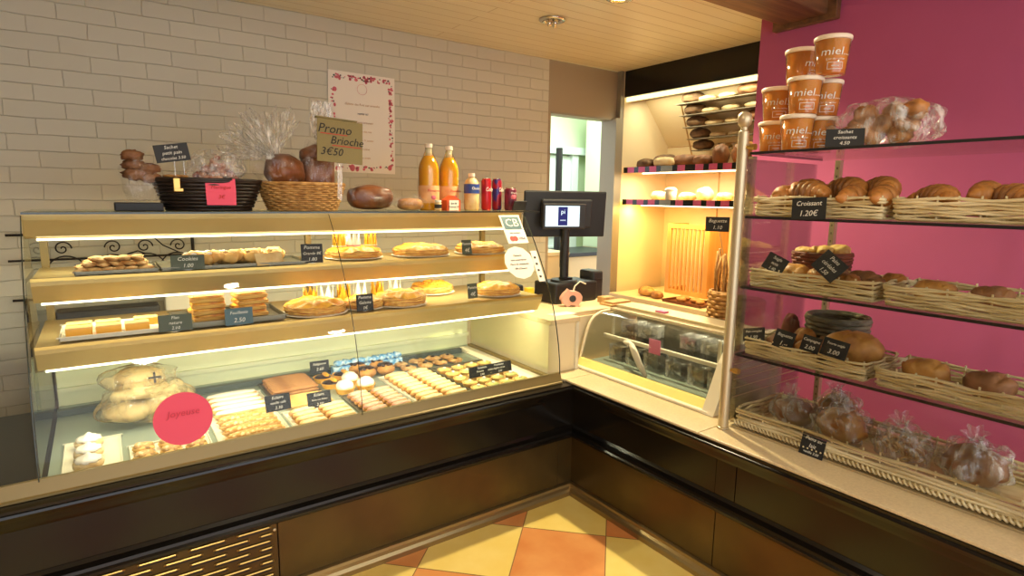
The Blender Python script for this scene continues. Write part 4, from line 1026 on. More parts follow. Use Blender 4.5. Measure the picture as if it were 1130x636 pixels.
MB().box(-.010, .006, -.0195, -.0185, .035, .07).build('printed_figure', 'ink', o)
o = MB().add([(-.06, -.03, .0005), (.08, -.03, .0005), (.07, .04, .0006), (-.07, .035, .0005), (-.06, -.03, .0012), (.08, -.03, .0012), (.07, .04, .0013), (-.07, .035, .0012)], [(0, 1, 2, 3), (4, 5, 6, 7), (0, 1, 5, 4), (1, 2, 6, 5), (2, 3, 7, 6), (3, 0, 4, 7)]).build('paper_slip', 'paper'); o.location = (.07, .19, PZ+.0005); tag(o, 'white paper slip on the raised counter corner by the case glass', 'paper')
o = MB().box(-.1, .1, -.06, .06, 0, .09, b=.01).build('card_machine_box', 'black_matte'); o.location = (.045, .68, PZ+.001); tag(o, 'black box behind the end glass, between case and till', 'box')

# ================================================================== SMALL CHILLER
YA, YC = .165, -.68
CH = thing('countertop_chiller', 'small curved-glass chiller with white ends on the worktop', 'chiller', (.35, -.26, WZ+.001))
def ch(mb, nm, m, sm=False):
    o = mb.build(nm, m, CH, sm); o.location = -Vector(CH.location); return o
z0 = WZ+.001
cp = [(.175, z0+.028), (.20, z0+.11), (.222, z0+.18), (.245, z0+.225), (.275, z0+.252), (.32, z0+.268), (.38, z0+.273)]
def chpane(x_off=0):
    n = len(cp); vs = []
    for y in (YC+.03, YA-.02):
        for (x, z) in cp: vs.append((x, y, z))
    q_ = [(x+.004, z-.003) for x, z in cp]
    for y in (YC+.03, YA-.02):
        for (x, z) in q_: vs.append((x, y, z))
    fs = [(i, i+1, n+i+1, n+i) for i in range(n-1)]+[(2*n+i, 3*n+i, 3*n+i+1, 2*n+i+1) for i in range(n-1)]
    return MB().add(vs, fs)
ch(chpane(), 'curved_glass', 'glass', True)
ch(MB().box(.12, .62, YC, YA, z0, z0+.012, b=.003), 'base_plate', 'white')
ch(MB().prism([(.14, z0+.012), (.165, z0+.042), (.185, z0+.042), (.185, z0+.012)], 'y', YC+.03, YA-.02), 'front_sill', 'yellow')
ch(MB().box(.19, .60, YC+.03, YA-.02, z0+.013, z0+.02), 'deck', 'decksteel')
endp = [(.13, z0+.012), (.165, z0+.012+.03), (.225, z0+.20), (.262, z0+.25), (.33, z0+.28), (.60, z0+.285), (.60, z0+.012)]
o = ch(MB().prism([(.118, z0+.001), (.128, z0+.02), (.21, z0+.20), (.25, z0+.255), (.32, z0+.29), (.60, z0+.295), (.60, z0+.001)], 'y', YC-.03, YC+.028), 'end_panel', 'white')
# far end: thin frame with glass
n = len(cp)
ch(MB().tube([(x-.004, YA-.012, z) for x, z in [(.150, z0+.013)]+cp], .008, 8), 'end_frame', 'cream2', True)
vs = [(x, YA-.014, z) for x, z in cp]+[(.60, YA-.014, z0+.273), (.60, YA-.014, z0+.02), (.18, YA-.014, z0+.02)]
ch(MB().add(vs, [tuple(range(len(vs)))]), 'end_glass', 'glass')
ch(MB().box(.585, .60, YC+.03, YA-.02, z0+.02, z0+.29), 'back_panel', 'wickergrey')
ch(MB().box(.375, .60, YC+.03, YA-.02, z0+.273, z0+.285).tube([(.38, YC+.03, z0+.276), (.38, YA-.02, z0+.276)], .007), 'top_panel', 'steel')
ch(MB().box(.42, .55, YC+.03, YA-.02, z0+.2855, z0+.30, b=.003), 'lamp_housing', 'steel')
ch(MB().box(.315, .58, YC+.04, YA-.05, z0+.150, z0+.156), 'inner_shelf', 'glass')
ch(MB().box(.300, .316, YC+.04, YA-.05, z0+.142, z0+.162, b=.003), 'shelf_edge', 'white')
for y in (YA-.10, YC+.10):
    ch(MB().box(.315, .327, y-.006, y+.006, z0+.162, z0+.26), 'shelf_hanger', 'white')
ch(MB().tube([(.31, YC+.06, z0+.15), (.30, YC+.055, z0+.13), (.285, YC+.05, z0+.10), (.27, YC+.05, z0+.03)], [.014, .018, .020, .022], 10), 'support_strut', 'yellow', True)
ch(MB().tube([(.52, YC+.06, z0+.262), (.52, YA-.05, z0+.262)], .007), 'lamp_tube', emat('chiller_tube', (255, 244, 210), 1.6))
area((.47, -.26, z0+.258), .7, .01, .4, TUBEC, (0, 0, PI/2), 'chiller_light')
# boxes and tubs in the chiller
def tub(loc, w, d, h, label, content, rz=0):
    t = thing('plastic_tub', label, 'tub', loc, rz, 'clear tubs in the countertop chiller')
    mb = MB(); 
    for (x0, x1, y0, y1) in ((-w, w, -d, -d+.002), (-w, w, d-.002, d), (-w, -w+.002, -d, d), (w-.002, w, -d, d)): mb.box(x0, x1, y0, y1, 0, h)
    mb.build('tub_wall', 'clearplastic', t)
    MB().blob((0, 0, h*.38), (w*.85, d*.85, h*.34), amp=.3, fr=3, sub=3).build('contents', content, t, 'all')
    MB().box(-w-.003, w+.003, -d-.003, d+.003, h, h+.004, b=.001).build('lid', 'clearplastic', t)
for i, y in enumerate((.06, -.06, -.18, -.32, -.45, -.56)):
    tub((.40, y, z0+.021), .06, .048, .075+.012*(i % 3), 'clear lidded tub on the chiller floor, %s from the till end' % ORD[i], ['tray', 'dark', 'wickergrey', 'tray', 'label_cream', 'dark'][i])
for i, y in enumerate((.05, -.07, -.34, -.46, -.56)):
    tub((.46, y, z0+.157), .05, .045, .06, 'clear lidded tub on the chiller inner shelf, %s from the till end' % ORD[i], ['darkbread', 'wickergrey', 'dark', 'tray', 'darkbread'][i])
q = RX(725, 368, .300)
o = MB().box(-.0015, .0015, -.035, .035, -.035, .035).build('pink_card', 'pinktag'); o.location = (.292, q.y, z0+.165); tag(o, 'square pink card fixed on the chiller inner shelf', 'card')
q = RX(728, 344, .43)
o = MB().box(-.018, .018, -.028, .028, 0, .008).build('pink_label', 'pinktag'); o.location = (.405, q.y, z0+.3015); o.location.x = .45; tag(o, 'small pink label on top of the chiller lamp housing', 'label')
# white curved reflection built as an added scoop shape
t = thing('reflection_scoop', 'added white scoop shape standing in for a curved reflection in the chiller', 'scoop', (.235, -.20, z0+.021))
MB().tube([(.045, .10, .135), (.035, .085, .13), (.022, .05, .10), (.01, .0, .045), (.0, -.05, .006)], [.006, .013, .017, .015, .009], 10).build('handle', 'icing_white', t, 'all')
MB().blob((.05, .125, .13), (.014, .03, .012), amp=.1, sub=3).build('bowl', 'icing_white', t, 'all')

# ================================================================== BACK COUNTER AND BREAD NICHE
t = thing('back_counter', 'pale back counter along the bread niche behind the chiller', 'counter', (1.7, .4, 0))
def bc(mb, nm, m): o = mb.build(nm, m, t); o.location = -Vector(t.location); return o
bc(MB().box(1.50, 2.235, -.595, 1.30, .66, .70, b=.004), 'counter_top', 'cream')
bc(MB().box(1.53, 2.235, -.59, 1.28, 0.001, .66), 'cabinet', 'cream2')
BCZ = .701
def niche_shelf(z, label, nm='bread_shelf'):
    t = thing(nm, label, 'shelf', (1.95, .4, z))
    q_ = MB().box(-.25, .275, -.98, .98, -.012, 0).build('board', 'woodlt', t)
    segs = [('black_square', 'black'), ('pink_square', 'pinkstripe'), ('grey_square', 'tray')]
    mbs = {k_: MB() for k_, _ in segs}; y = .98; i = 0; r_ = random.Random(int(z*100))
    pat = ['b', 'p', 'b', 'p', 'b', 'p', 'b', 'g', 'b', 'p', 'b', 'b', 'p', 'b', 'p', 'b', 'p', 'b', 'g', 'b', 'p', 'b', 'p', 'b', 'g', 'b', 'p', 'b']
    wd = {'b': .045, 'p': .07, 'g': .11}
    for c_ in pat:
        w_ = wd[c_]
        if y-w_ < -.98: break
        mbs[{'b': 'black_square', 'p': 'pink_square', 'g': 'grey_square'}[c_]].box(-.257, -.2505, y-w_, y, -.036, .008); y -= w_
    for k_, m_ in segs: mbs[k_].build('edge_'+k_, m_, t)
    MB().box(-.2503, -.246, -.98, .98, -.034, -.012).build('edge_strip', 'steel', t)
    return t
N1, N2 = 1.695, 1.44
niche_shelf(N1, 'upper niche shelf with pink and black checked edge, carrying the brown loaves')
niche_shelf(N2, 'lower niche shelf with pink and black checked edge, carrying floured loaves')
LI = thing('header_lamp', 'long fluorescent lamp under the black header of the bread niche', 'lamp', (1.72, .65, 2.255))
MB().box(.0, .05, -.75, .745, -.028, -.001, b=.003).build('housing', 'white', LI); MB().box(-.012, -.001, -.75, .745, -.034, -.001).build('diffuser', 'tube2', LI)
area((1.80, .55, 2.225), .05, 1.5, 7.5, TUBEC, (0, math.radians(-15), 0), 'header_light')
area((1.80, .55, N1-.045), .05, 1.4, 14, (1, .88, .56), (0, math.radians(0), 0), 'niche_light')
area((1.80, .75, N2-.045), .05, 1.1, 13, (1, .66, .22), (0, 0, 0), 'niche_light')
for nm, z, lab in (('shelf_lamp', N1-.0125, 'tube lamp under the upper checked niche shelf'), ('shelf_lamp', N2-.0125, 'tube lamp under the lower checked niche shelf')):
    o = thing(nm, lab, 'lamp', (1.80, .55, z)); MB().box(-.02, .02, -.75, .75, -.022, 0).build('housing', 'white', o); MB().tube([(0, -.72, -.027), (0, .72, -.027)], .005, 6).build('tube', 'tube', o)
def loaf(name, label, cat, loc, r, m, rz=0, seed=0, score=True, group=None, tilt=(0, 0)):
    t = thing(name, label, cat, loc, rz, group); t.rotation_euler = (tilt[0], tilt[1], rz)
    def bump_(p):
        if score and p.z > 0:
            s_ = math.sin(p.y/r[1]*9+p.x/r[0]*1.2); p.z -= max(0, s_-.6)*r[2]*.45*min(1, p.z/r[2]*1.5)
        p.z = max(p.z, -r[2]*.9); return p
    o = MB().blob((0, 0, r[2]*.92), r, amp=.1, fr=1.8, sub=4, seed=seed, sq=.88, shape=bump_).build('crust', m, t, 'all'); return t
# upper shelf loaves
UP_ = [(1.80, 1.24, .10, .055, .035, 'darkbread', 'dark oval loaf nearest the niche side panel'), (1.86, 1.09, .13, .075, .048, 'darkbread', 'big dark loaf second from the niche side panel'), (1.76, 1.01, .12, .05, .035, 'flour', 'pale floured loaf lying before the big dark loaf'),
       (1.83, .87, .16, .06, .042, 'brownbread', 'long brown loaf in the middle of the upper niche shelf'), (1.80, .69, .10, .05, .038, 'brownbread', 'brown loaf beside the big round one'),
       (1.80, .545, .075, .07, .066, 'brownbread', 'round scored loaf propped upright on the upper niche shelf'), (1.82, .36, .12, .07, .07, 'croissant', 'large golden loaf behind the rack finial'), (1.84, .18, .12, .07, .06, 'brownbread', 'brown loaf at the pink wall end of the upper niche shelf')]
for i, (x, y, l, w_, h_, m_, lab) in enumerate(UP_):
    loaf('bread_loaf', lab, 'bread', (x, y, N1+.001), (w_*1.25, l*.78, h_*1.15), m_, rr.uniform(-.5, .5), i)
# added rack and loaves standing in for the slanted mirror's reflection
t = thing('mirror_image_rack', 'added slatted rack standing in for the mirror reflection at the niche back', 'rack', (2.0, .5, N1+.001))
mb = MB(); mb2 = MB()
levels = [(2.14, 1.842), (2.08, 1.925), (2.02, 2.01), (1.97, 2.095), (1.92, 2.175)]
for (x, z) in levels:
    mb.box(x-.055-2.0, x+.03-2.0, -.72, .53, z-N1-.001-.005, z-N1-.001)
mb.build('slat_shelves', 'wickergrey', t)
MB().tube([(.15, .535, .01), (-.06, .535, .485)], .006).build('rack_upright', 'woodlt', t); MB().tube([(.15, -.71, .01), (-.06, -.71, .485)], .006).build('rack_upright', 'woodlt', t)
k = 0
for li, (x, z) in enumerate(levels):
    for ci, (y, kind) in enumerate([(.95-.012*li, 'darkbread'), (.77, 'flour'), (.60, 'flour'), (.41, 'brownbread' if li % 2 == 0 else 'flour'), (.20, 'brownbread')]):
        if li == 0 and ci > 3: continue
        r_ = (.06, .088, .042) if kind != 'flour' else (.04, .075, .021)
        if ci >= 3 and kind == 'brownbread': r_ = (.06, .10, .041)
        lab = '%s reflected loaf, %s level of the added rack, %s from niche side panel' % ({'darkbread': 'dark rye', 'flour': 'slim pale', 'brownbread': 'brown'}[kind], ['lowest', 'second', 'middle', 'fourth', 'topmost'][li], ORD[ci])
        loaf('mirror_image_loaf', lab, 'bread', (x-.01, y, z+.001), r_, kind, rr.uniform(-.08, .08), li*7+ci, group='loaves standing in for mirror reflections')
# lower shelf bright loaves
for i, (y, l, w_, h_, m_, lab) in enumerate([(1.14, .10, .06, .04, 'flour', 'pale round loaf nearest the side panel on the lower niche shelf'), (.86, .11, .06, .035, 'flour', 'long pale loaf behind the white paper pot'), (.70, .085, .06, .055, 'flour', 'tall floured loaf in the middle of the lower niche shelf'),
        (.53, .085, .06, .035, 'crustlt', 'golden loaf in the middle of the lower niche shelf'), (.36, .12, .06, .042, 'flour', 'floured loaf behind the rack post'), (.14, .10, .06, .045, 'crustlt', 'golden loaf at the pink wall end of the lower niche shelf')]):
    loaf('floured_loaf', lab, 'bread', (1.86, y, N2+.001), (w_, l*.7, h_), m_, rr.uniform(-.4, .4), 40+i)
t = thing('flour_tub', 'white lidded tub standing on the lower niche shelf', 'tub', (1.75, .93, N2+.001))
MB().lathe([(0, 0), (.04, 0), (.045, .075), (0, .075)], seg=24).build('tub_body', 'white', t, 'all'); MB().lathe([(0, .075), (.047, .075), (.047, .085), (.03, .1), (0, .102)], seg=24).build('lid', 'white', t)
# baguette crate of slats
t = thing('slatted_crate', 'orange-lit beech slatted baguette crate on the back counter', 'crate', (1.93, .875, BCZ))
W_, H_ = .40, .56
MB().box(-.02, 0, -W_/2, W_/2, H_-.035, H_).box(-.02, 0, -W_/2, W_/2, 0, .035).box(-.02, 0, -W_/2, -W_/2+.04, 0.035, H_-.035).box(-.02, 0, W_/2-.035, W_/2, 0.035, H_-.035).build('front_frame', 'slatwood', t)
mb = MB()
for i in range(8): y = -W_/2+.058+i*.038; mb.box(-.014, -.004, y, y+.016, .035, H_-.035)
mb.build('slats', 'slatwood', t)
MB().box(0, .22, -W_/2, -W_/2+.02, 0, H_).build('side_panel', 'slatwood', t)
MB().box(0, .22, W_/2-.02, W_/2, 0, .04).box(0, .22, W_/2-.02, W_/2, H_-.04, H_).build('side_rail', 'slatwood', t)
for i, (x, y, l, rz_, m_, lab) in enumerate([(1.64, 1.02, .10, .3, 'crust', 'golden roll at the till end of the back counter'), (1.72, 1.10, .09, 1.0, 'crust', 'golden roll behind the first, by the niche side panel'), (1.62, .90, .08, -.3, 'croissant', 'browned roll in front of the slatted crate')]):
    loaf('bread_roll', lab, 'bread', (x, y, BCZ), (.042, l*.7, .03), m_, rz_, 60+i)
t = tray('brown_tray', (1.66, .62, BCZ), .22, .34, .02, 'woodtray', 'brown serving tray with pastries on the back counter', 0)
for i, (dx, dy) in enumerate([(-.03, .06), (.03, -.02), (-.02, -.10), (.06, .10)]):
    loaf('small_pastry', 'small orange-brown pastry on the brown tray, %s' % ['nearest the crate', 'in the middle', 'nearest the pink wall', 'at the rear corner'][i], 'pastry', (1.66+dx, .62+dy, BCZ+.004), (.03, .04, .02), 'crust', i, 70+i)
woven_basket('bread_basket', 'round orange-brown basket with striped side, behind the baguette stand', (1.98, .45, BCZ), .12, .09, .2, 'wicker', 9, 1.0, .004, 24)

# tall baguette basket behind rack post
t = woven_basket('tall_wicker_stand', 'tall narrow rattan baguette basket between the chiller and the rack post', (.70, -.33, .0), .075, .07, 1.0, 'wicker', 50, 1.0, .004, 20)
mb = MB(); r_ = random.Random(8)
for k in range(9):
    a = 2*PI*k/9; mb.tube([(.05*math.cos(a), .05*math.sin(a), .98), (.055*math.cos(a)+r_.uniform(-.01, .01), .055*math.sin(a), 1.1), (.045*math.cos(a)+r_.uniform(-.02, .02), .05*math.sin(a), 1.2+r_.uniform(-.03, .03))], .007, 6)
mb.build('twig_stakes', 'wicker', t, 'all')
q = RX(795, 248, .62)
price_card((.60, q.y, q.z-.035), .11, .07, -PI/2+.55, .05, ['Baguette', '1.10'], 'black card hanging above the tall rattan basket', 'slate', foot=False)
pc = [o for o in bpy.data.objects if o.get('label', '') == 'black card hanging above the tall rattan basket'][0]; MB().tube([(0, .004, .04), (.02, .05, -.05), (.03, .1, -.12)], .002, 6).build('pin', 'steel', pc)

# ================================================================== BREAD RACK ON THE RIGHT
XF, XBk, Y1, Y2 = .10, .60, -.805, -1.78
RK = thing('bread_rack', 'glass and steel bread rack standing on the worktop before the pink wall', 'rack', (XF, Y1, WZ+.001))
def rk(mb, nm, m, sm=False):
    o = mb.build(nm, m, RK, sm); o.location = -Vector(RK.location); return o
zb = WZ+.001
PX, PY = .060, -.797
for y in (PY, Y2-.02):
    rk(MB().lathe([(0, 0), (.022, 0), (.022, .006), (.0185, .008), (.0185, 1.105), (.012, 1.11), (.012, 1.12), (.022, 1.13), (.026, 1.148), (.022, 1.165), (.010, 1.174), (0, 1.176)], c=(PX, y, zb), seg=24), 'front_post', 'steel', True)
for y in (PY-.0, Y2-.0):
    for z in (.235+.0, 1.05):
        rk(MB().tube([(PX, y, zb+z), (PX, y-.045 if y == PY else y+.03, zb+z)], .007, 8).lathe([(0, 0), (.011, 0), (.011, .02), (0, .02)], seg=12, T=TR((PX, y-.03 if y == PY else y+.01, zb+z)) @ RXm(PI/2)), 'glass_clamp', 'brass', True)
def upright(x, y, z1):
    mb = MB().box(x-.012, x+.012, y-.01, y+.01, zb, z1); o = rk(mb, 'rear_upright', 'steel')
    m2 = MB(); z = zb+.03
    while z < z1-.02: m2.box(x-.0125, x-.0118, y-.003, y+.003, z, z+.009); z += .032
    q_ = m2.build('upright_slots', 'wickergrey', o); return o
upright(.575, -.885, 1.612); upright(.575, -1.70, 1.612); upright(.165, Y1+.034, 1.612)
SH = [1.619, 1.390, 1.131, .873]
for i, z in enumerate(SH):
    rk(MB().box(XF, XBk, Y2, Y1, z-.004, z+.004), 'glass_shelf', 'glassgreen')
    rk(MB().box(XF-.003, XF, Y2, Y1+.003, z-.0045, z+.0045).box(XF, XBk, Y1, Y1+.003, z-.0045, z+.0045), 'shelf_edge', 'black_matte')
rk(MB().box(XF, XBk, Y1+.016, Y1+.020, zb+.02, 1.60), 'side_glass', 'glass')
rk(MB().box(XF-.012, XF-.008, Y2, Y1+.01, .66, 1.385), 'front_glass', 'glass')
rk(MB().box(XF-.002, XBk, Y2, Y1, zb, zb+.006), 'base_shelf', 'steel')
for z in (.70, .735, .77, .80, .83):
    rk(MB().tube([(XF+.01, Y1+.008, z), (XBk-.02, Y1+.008, z)], .0022, 6), 'side_wire', 'steel')
# willow tray baskets
def willow(loc, w, d, h, m, label, rows=6, flare=.012, seed=0):
    """w along y, d along x; origin at front-left-bottom centre"""
    t = thing('willow_basket', label, 'basket', loc)
    mb = MB(); r_ = random.Random(seed)
    for r in range(rows):
        z = h*(r+.5)/rows; f = flare*z/h; th = h/rows*.58
        cor = [(-d/2-f, -w/2-f), (-d/2-f, w/2+f), (d/2+f, w/2+f), (d/2+f, -w/2-f)]
        for strand in range(2):
            pts = []
            ph = r_.uniform(0, 6)
            for k in range(4):
                a = Vector(cor[k]); b = Vector(cor[(k+1) % 4]); n = 16
                for s_ in range(n):
                    p = a.lerp(b, s_/n); w1 = .0030*math.sin(s_*1.1+ph+strand*PI+r)
                    nx = (b-a).normalized(); nn = Vector((nx.y, -nx.x))
                    pts.append((p.x+nn.x*w1, p.y+nn.y*w1, max(th, z+.0035*math.sin(s_*.8+ph+strand*PI))))
            mb.tube(pts, th*.62, 6, closed=True)
    mb.build('woven_wall', m, t, 'all')
    mb = MB()
    n = int(w/.05)
    for k in range(n+1):
        y = -w/2+w*k/n
        for sx in (-1, 1): mb.tube([(sx*(d/2-.003), y, 0.003), (sx*(d/2+flare-.003), y, h+.004)], .003, 5)
    mb.build('weave_ribs', m, t)
    MB().box(-d/2+.002, d/2-.002, -w/2+.002, w/2-.002, .001, .006).build('basket_base', m, t)
    return t
BW = .445
for i, (zs, h_) in enumerate([(SH[1], .072), (SH[2], .068), (SH[3], .066), (zb+.002, .075)]):
    for j in range(2):
        lab = 'pale willow tray basket, %s, %s' % (['shelf under the honey pots', 'shelf of oval loaves', 'shelf with four black cards', 'bottom'][i], ['beside the steel post', 'second from the steel post'][j])
        yc = Y1-.012-BW/2-j*(BW+.012)
        if i == 3:
            if j: continue
            willow((.265, -1.275, zs+.0055), .90, .29, h_, 'wickerlt', 'long thick-rimmed willow basket of bagged bread at the bottom of the rack', 5, .01, 90)
            mb = MB()
            for k in range(61):
                y = -.452+k*.015; mb.tube([(-.158, y, .006), (-.165, y+.006, .014), (-.158, y+.013, .022)], .004, 5)
            mb.build('twisted_border', 'wickerlt', bpy.data.objects[[o.name for o in bpy.data.objects if o.get('label', '').startswith('long thick-rimmed')][0]], 'all')
        else:
            willow((.235, yc, zs+.0048), BW-.03, .22, h_, 'wickerlt', lab, 6, .008, i*10+j)
# honey pots on the top shelf
hp = thing('honey_pot', 'x', 'honey pot')
MB().lathe([(0, .001), (.043, .001), (.0445, .004), (.054, .118), (0, .118)], seg=32).build('honey', 'honey', hp, 'all')
MB().lathe([(.0455, .0), (.0555, .118)], seg=32, close=False).build('clear_tub', 'glass', hp, 'all')
MB().lathe([(0, .1185), (.057, .1185), (.0585, .121), (.0585, .131), (.056, .134), (.052, .132), (0, .132)], seg=32).build('lid', 'lid', hp, 'all')
def wrap(me_o, R0_, slope):
    for v in me_o.data.vertices:
        x, y, z = v.co; R_ = R0_+slope*z; a = x/R_; v.co = ((R_-y*0)*math.sin(a), -(R_+.0006)*math.cos(a), z)
w1 = text("miel...", .037, 'chalk', hp, TR((0, 0, .073)), shear=.1, ext=0, name='white_word'); 
for v in w1.data.vertices: v.co.x *= 1.15
wrap(w1, .0465, .09)
w2 = text("L'or du rucher", .010, 'chalk', hp, TR((0, 0, .048)), ext=0, name='small_print'); wrap(w2, .0465, .09)
mb = MB()
for (x0, x1, z0_, z1_) in ((-.024, .024, .036, .0375), (-.024, -.0225, .014, .036), (.0225, .024, .014, .036), (-.024, .024, .0135, .015), (-.012, .012, .024, .026)):
    for k in range(8): mb.box(x0+(x1-x0)*k/8, x0+(x1-x0)*(k+1)/8, 0, .0003, z0_, z1_)
f_ = mb.build('white_frame', 'chalk', hp)
for v in f_.data.vertices:
    x, y, z = v.co; R_ = .0462+.09*z; a = x/R_; v.co = ((R_+.0006-y)*math.sin(a), -(R_+.0006-y)*math.cos(a), z)
ZT = SH[0]+.0045
def yat(u, x): return RX(u, 130, x).y
face = -PI/2+.75
pots = [(.19, 881, 0, 'bottom row, the one standing forward'), (.30, 856, 0, 'bottom row, nearest the bread niche'), (.30, 905, 0, 'bottom row, nearest the bagged bread'),
        (.19, 886, 1, 'middle row, the one standing forward'), (.30, 857, 1, 'middle row, nearest the bread niche'), (.30, 908, 1, 'middle row, nearest the bagged bread'),
        (.30, 880, 2, 'top row, nearer the bread niche'), (.215, 912, 2, 'top row, nearer the bagged bread')]
for i, (x, u, l, lab) in enumerate(pots):
    loc = (x, yat(u, x), ZT+l*.1235)
    if i == 0: hp.location = loc; hp.rotation_euler = (0, 0, face); o = hp
    else: o = dup(hp, loc, face+(0 if i != 6 else .9))
    o.scale = (1, 1, .92); o['label'] = 'amber honey pot with white lid, '+lab; o['group'] = 'honey pots stacked on the rack top'
# bagged breads on rack top
t = thing('bagged_brioches', 'clear bag of brown rolls on the rack top beside the honey pots', 'bread bag', (.30, -1.15, ZT))
mb = MB()
for i in range(9): mb.blob((rr.uniform(-.04, .04), .10-.025*i, .045+.035*(i % 3)), (.04, .036, .034), amp=.2, sub=3, seed=i)
mb.build('rolls', 'croissant', t, 'all')
film_sack(t, (0, 0, .075), (.10, .16, .078), 0, 31, 'film')
q = RX(931, 163, .13)
price_card((.135, q.y, ZT), .11, .062, -PI/2+.5, .35, ['Sachet', 'croissants', '4.50'], 'black chalk card leaning on the bag of rolls on the rack top', 'slate')
# croissants
def croissant_proto():
    t = thing('croissant', 'x', 'croissant'); pts = []; rs = []
    n = 56
    for k in range(n+1):
        q_ = k/n*2-1; a = q_*1.15
        pts.append((.075*math.sin(a), .045*(1-math.cos(a))*1.2, .030)); seg_ = abs(((k*7/n) % 1)-.5)
        rs.append(max(.004, (.032*(1-abs(q_)**2.0)+.004)*(1-.30*(seg_*2)**4)))
    MB().tube(pts, rs, 14).build('crust', 'croissant', t, 'all'); return t
cr = croissant_proto(); k = 0
for (x, y, z, rz_, ry) in [(.22, -.875, 0, .5, 0), (.29, -.93, .025, -.3, 0), (.19, -.985, .012, 1.35, 0), (.20, -1.125, .0, .35, 0), (.30, -1.06, .03, 1.2, 0), (.20, -1.215, .0, .5, 0), (.30, -1.17, .03, .9, 0), (.22, -1.36, 0, .9, 0), (.27, -1.46, .01, .3, 0), (.22, -1.54, 0, 1.0, 0), (.22, -1.64, 0, .6, 0)]:
    o = cr if k == 0 else dup(cr, (0, 0, 0)); 
    o.location = (x, y, SH[1]+.034+z); o.rotation_euler = (0, 0, rz_); o.scale = (1.28,)*3; o['group'] = 'croissants in the top willow baskets'
    o['label'] = 'golden croissant in the top willow baskets, %s counting from the steel post' % ORD[k]; k += 1
q = RX(892, 232, .11)
def face_card(u, w, x, wd, h, tilt, roll, lines, label, rz=-PI/2, m='slate'):
    q = RX(u, w, x); return price_card((x, q.y, q.z), wd, h, rz, tilt, lines, label, m, foot=False, roll=roll)
face_card(892, 243, .082, .115, .072, .05, -.05, ['Croissant', '1.20€'], 'black card reading Croissant 1.20 on the front of top willow basket')
# shelf 2 : oval loaves
for i, (x, y, w_, l, h_, m_, lab) in enumerate([(.24, -.92, .045, .09, .036, 'crust', 'oval golden loaf between the two tilted cards'), (.20, -.88, .04, .06, .03, 'crustlt', 'pale roll behind the first tilted card'), (.24, -1.03, .04, .07, .034, 'croissant', 'browned loaf behind the second tilted card'),
        (.20, -1.13, .038, .06, .03, 'croissant', 'shiny brown roll past the second tilted card'), (.28, -1.15, .04, .07, .034, 'brownbread', 'dark brown loaf at the back of the second-shelf basket'), (.20, -1.22, .035, .045, .028, 'brownbread', 'dark round roll at the corner of the second-shelf basket'),
        (.30, -1.235, .035, .05, .034, 'croissant', 'browned roll behind the dark round roll on the second shelf'), (.235, -1.085, .03, .04, .045, 'brownbread', 'small dark roll wedged upright between two brown loaves, second shelf'), (.22, -1.38, .045, .07, .034, 'crust', 'golden loaf in the further second-shelf basket'), (.22, -1.52, .045, .07, .034, 'brownbread', 'brown loaf in the further second-shelf basket')]):
    loaf('small_loaf', lab, 'bread', (x, y, SH[2]+.024), (w_, l*.8, h_), m_, rr.uniform(-.3, .3), 80+i)
face_card(850, 300, .12, .085, .062, .35, .35, ['Seigle', 'noix', '1.40'], 'tilted black chalk card before the pale roll on the second shelf')
face_card(905, 303, .115, .10, .075, .45, .6, ['Pains', 'céréales', '1.50'], 'steeply tilted black chalk card in the middle of the second shelf')
# stacked small basket at back of shelf 2 with bread
t = woven_basket('reddish_basket', 'reddish brown basket heaped with rolls at the back of the second shelf', (.42, -.93, SH[2]+.005), .10, .085, .12, 'wickerred', 9, 1.0, .003, 22)
for i in range(4):
    loaf('heaped_roll', 'golden roll heaped in the reddish basket, %s counting from the steel post' % ORD[i], 'bread', (.40+.03*(i % 2), -.875-.038*i, SH[2]+.104+.005*i), (.028, .04, .022), 'crustlt', i, 120+i)
# shelf 3
for i, (x, y, w_, l, h_, m_, lab) in enumerate([(.24, -.90, .04, .07, .028, 'brownbread', 'reddish brown loaf behind the first card, third shelf'), (.25, -1.0, .04, .06, .028, 'croissant', 'brown roll behind the paired cards, third shelf'), (.24, -1.155, .075, .115, .062, 'crust', 'big round brown loaf past the cards, third shelf'),
        (.30, -1.06, .04, .07, .04, 'darkbread', 'dark loaf at the back of the third shelf'), (.30, -.955, .035, .05, .045, 'croissant', 'browned roll standing behind the second card, third shelf'), (.17, -1.06, .03, .055, .03, 'brownbread', 'brown roll right behind the third and fourth cards'), (.23, -1.38, .05, .08, .04, 'crust', 'golden loaf in the further third-shelf basket'), (.23, -1.54, .05, .08, .04, 'brownbread', 'brown loaf in the further third-shelf basket')]):
    loaf('country_loaf', lab, 'bread', (x, y, SH[3]+.022), (w_, l*.8, h_), m_, rr.uniform(-.2, .2), 100+i)
t = woven_basket('grey_basket', 'grey willow basket standing at the back of the third shelf', (.445, -1.0, SH[3]+.005), .105, .09, .14, 'wickergrey', 8, 1.0, .003, 22)
o = loaf('red_loaf', 'reddish loaf standing behind the first card of the third shelf', 'bread', (.36, -.865, SH[3]+.006), (.03, .035, .07), 'wickerred', 0, 140)
face_card(832, 377, .12, .085, .05, .35, -.25, ['Pain complet', '1.90'], 'black chalk card nearest the steel post on the third shelf')
face_card(862, 385, .115, .075, .065, .3, .1, ['Baguette', '1.-'], 'black chalk card second from the post on the third shelf')
face_card(892, 389, .112, .065, .055, .3, .1, ['Campagne', '2.00'], 'black chalk card third from the post on the third shelf')
face_card(918, 395, .11, .085, .06, .3, .1, ['Tourte seigle', '3.00'], 'black chalk card fourth from the post on the third shelf')
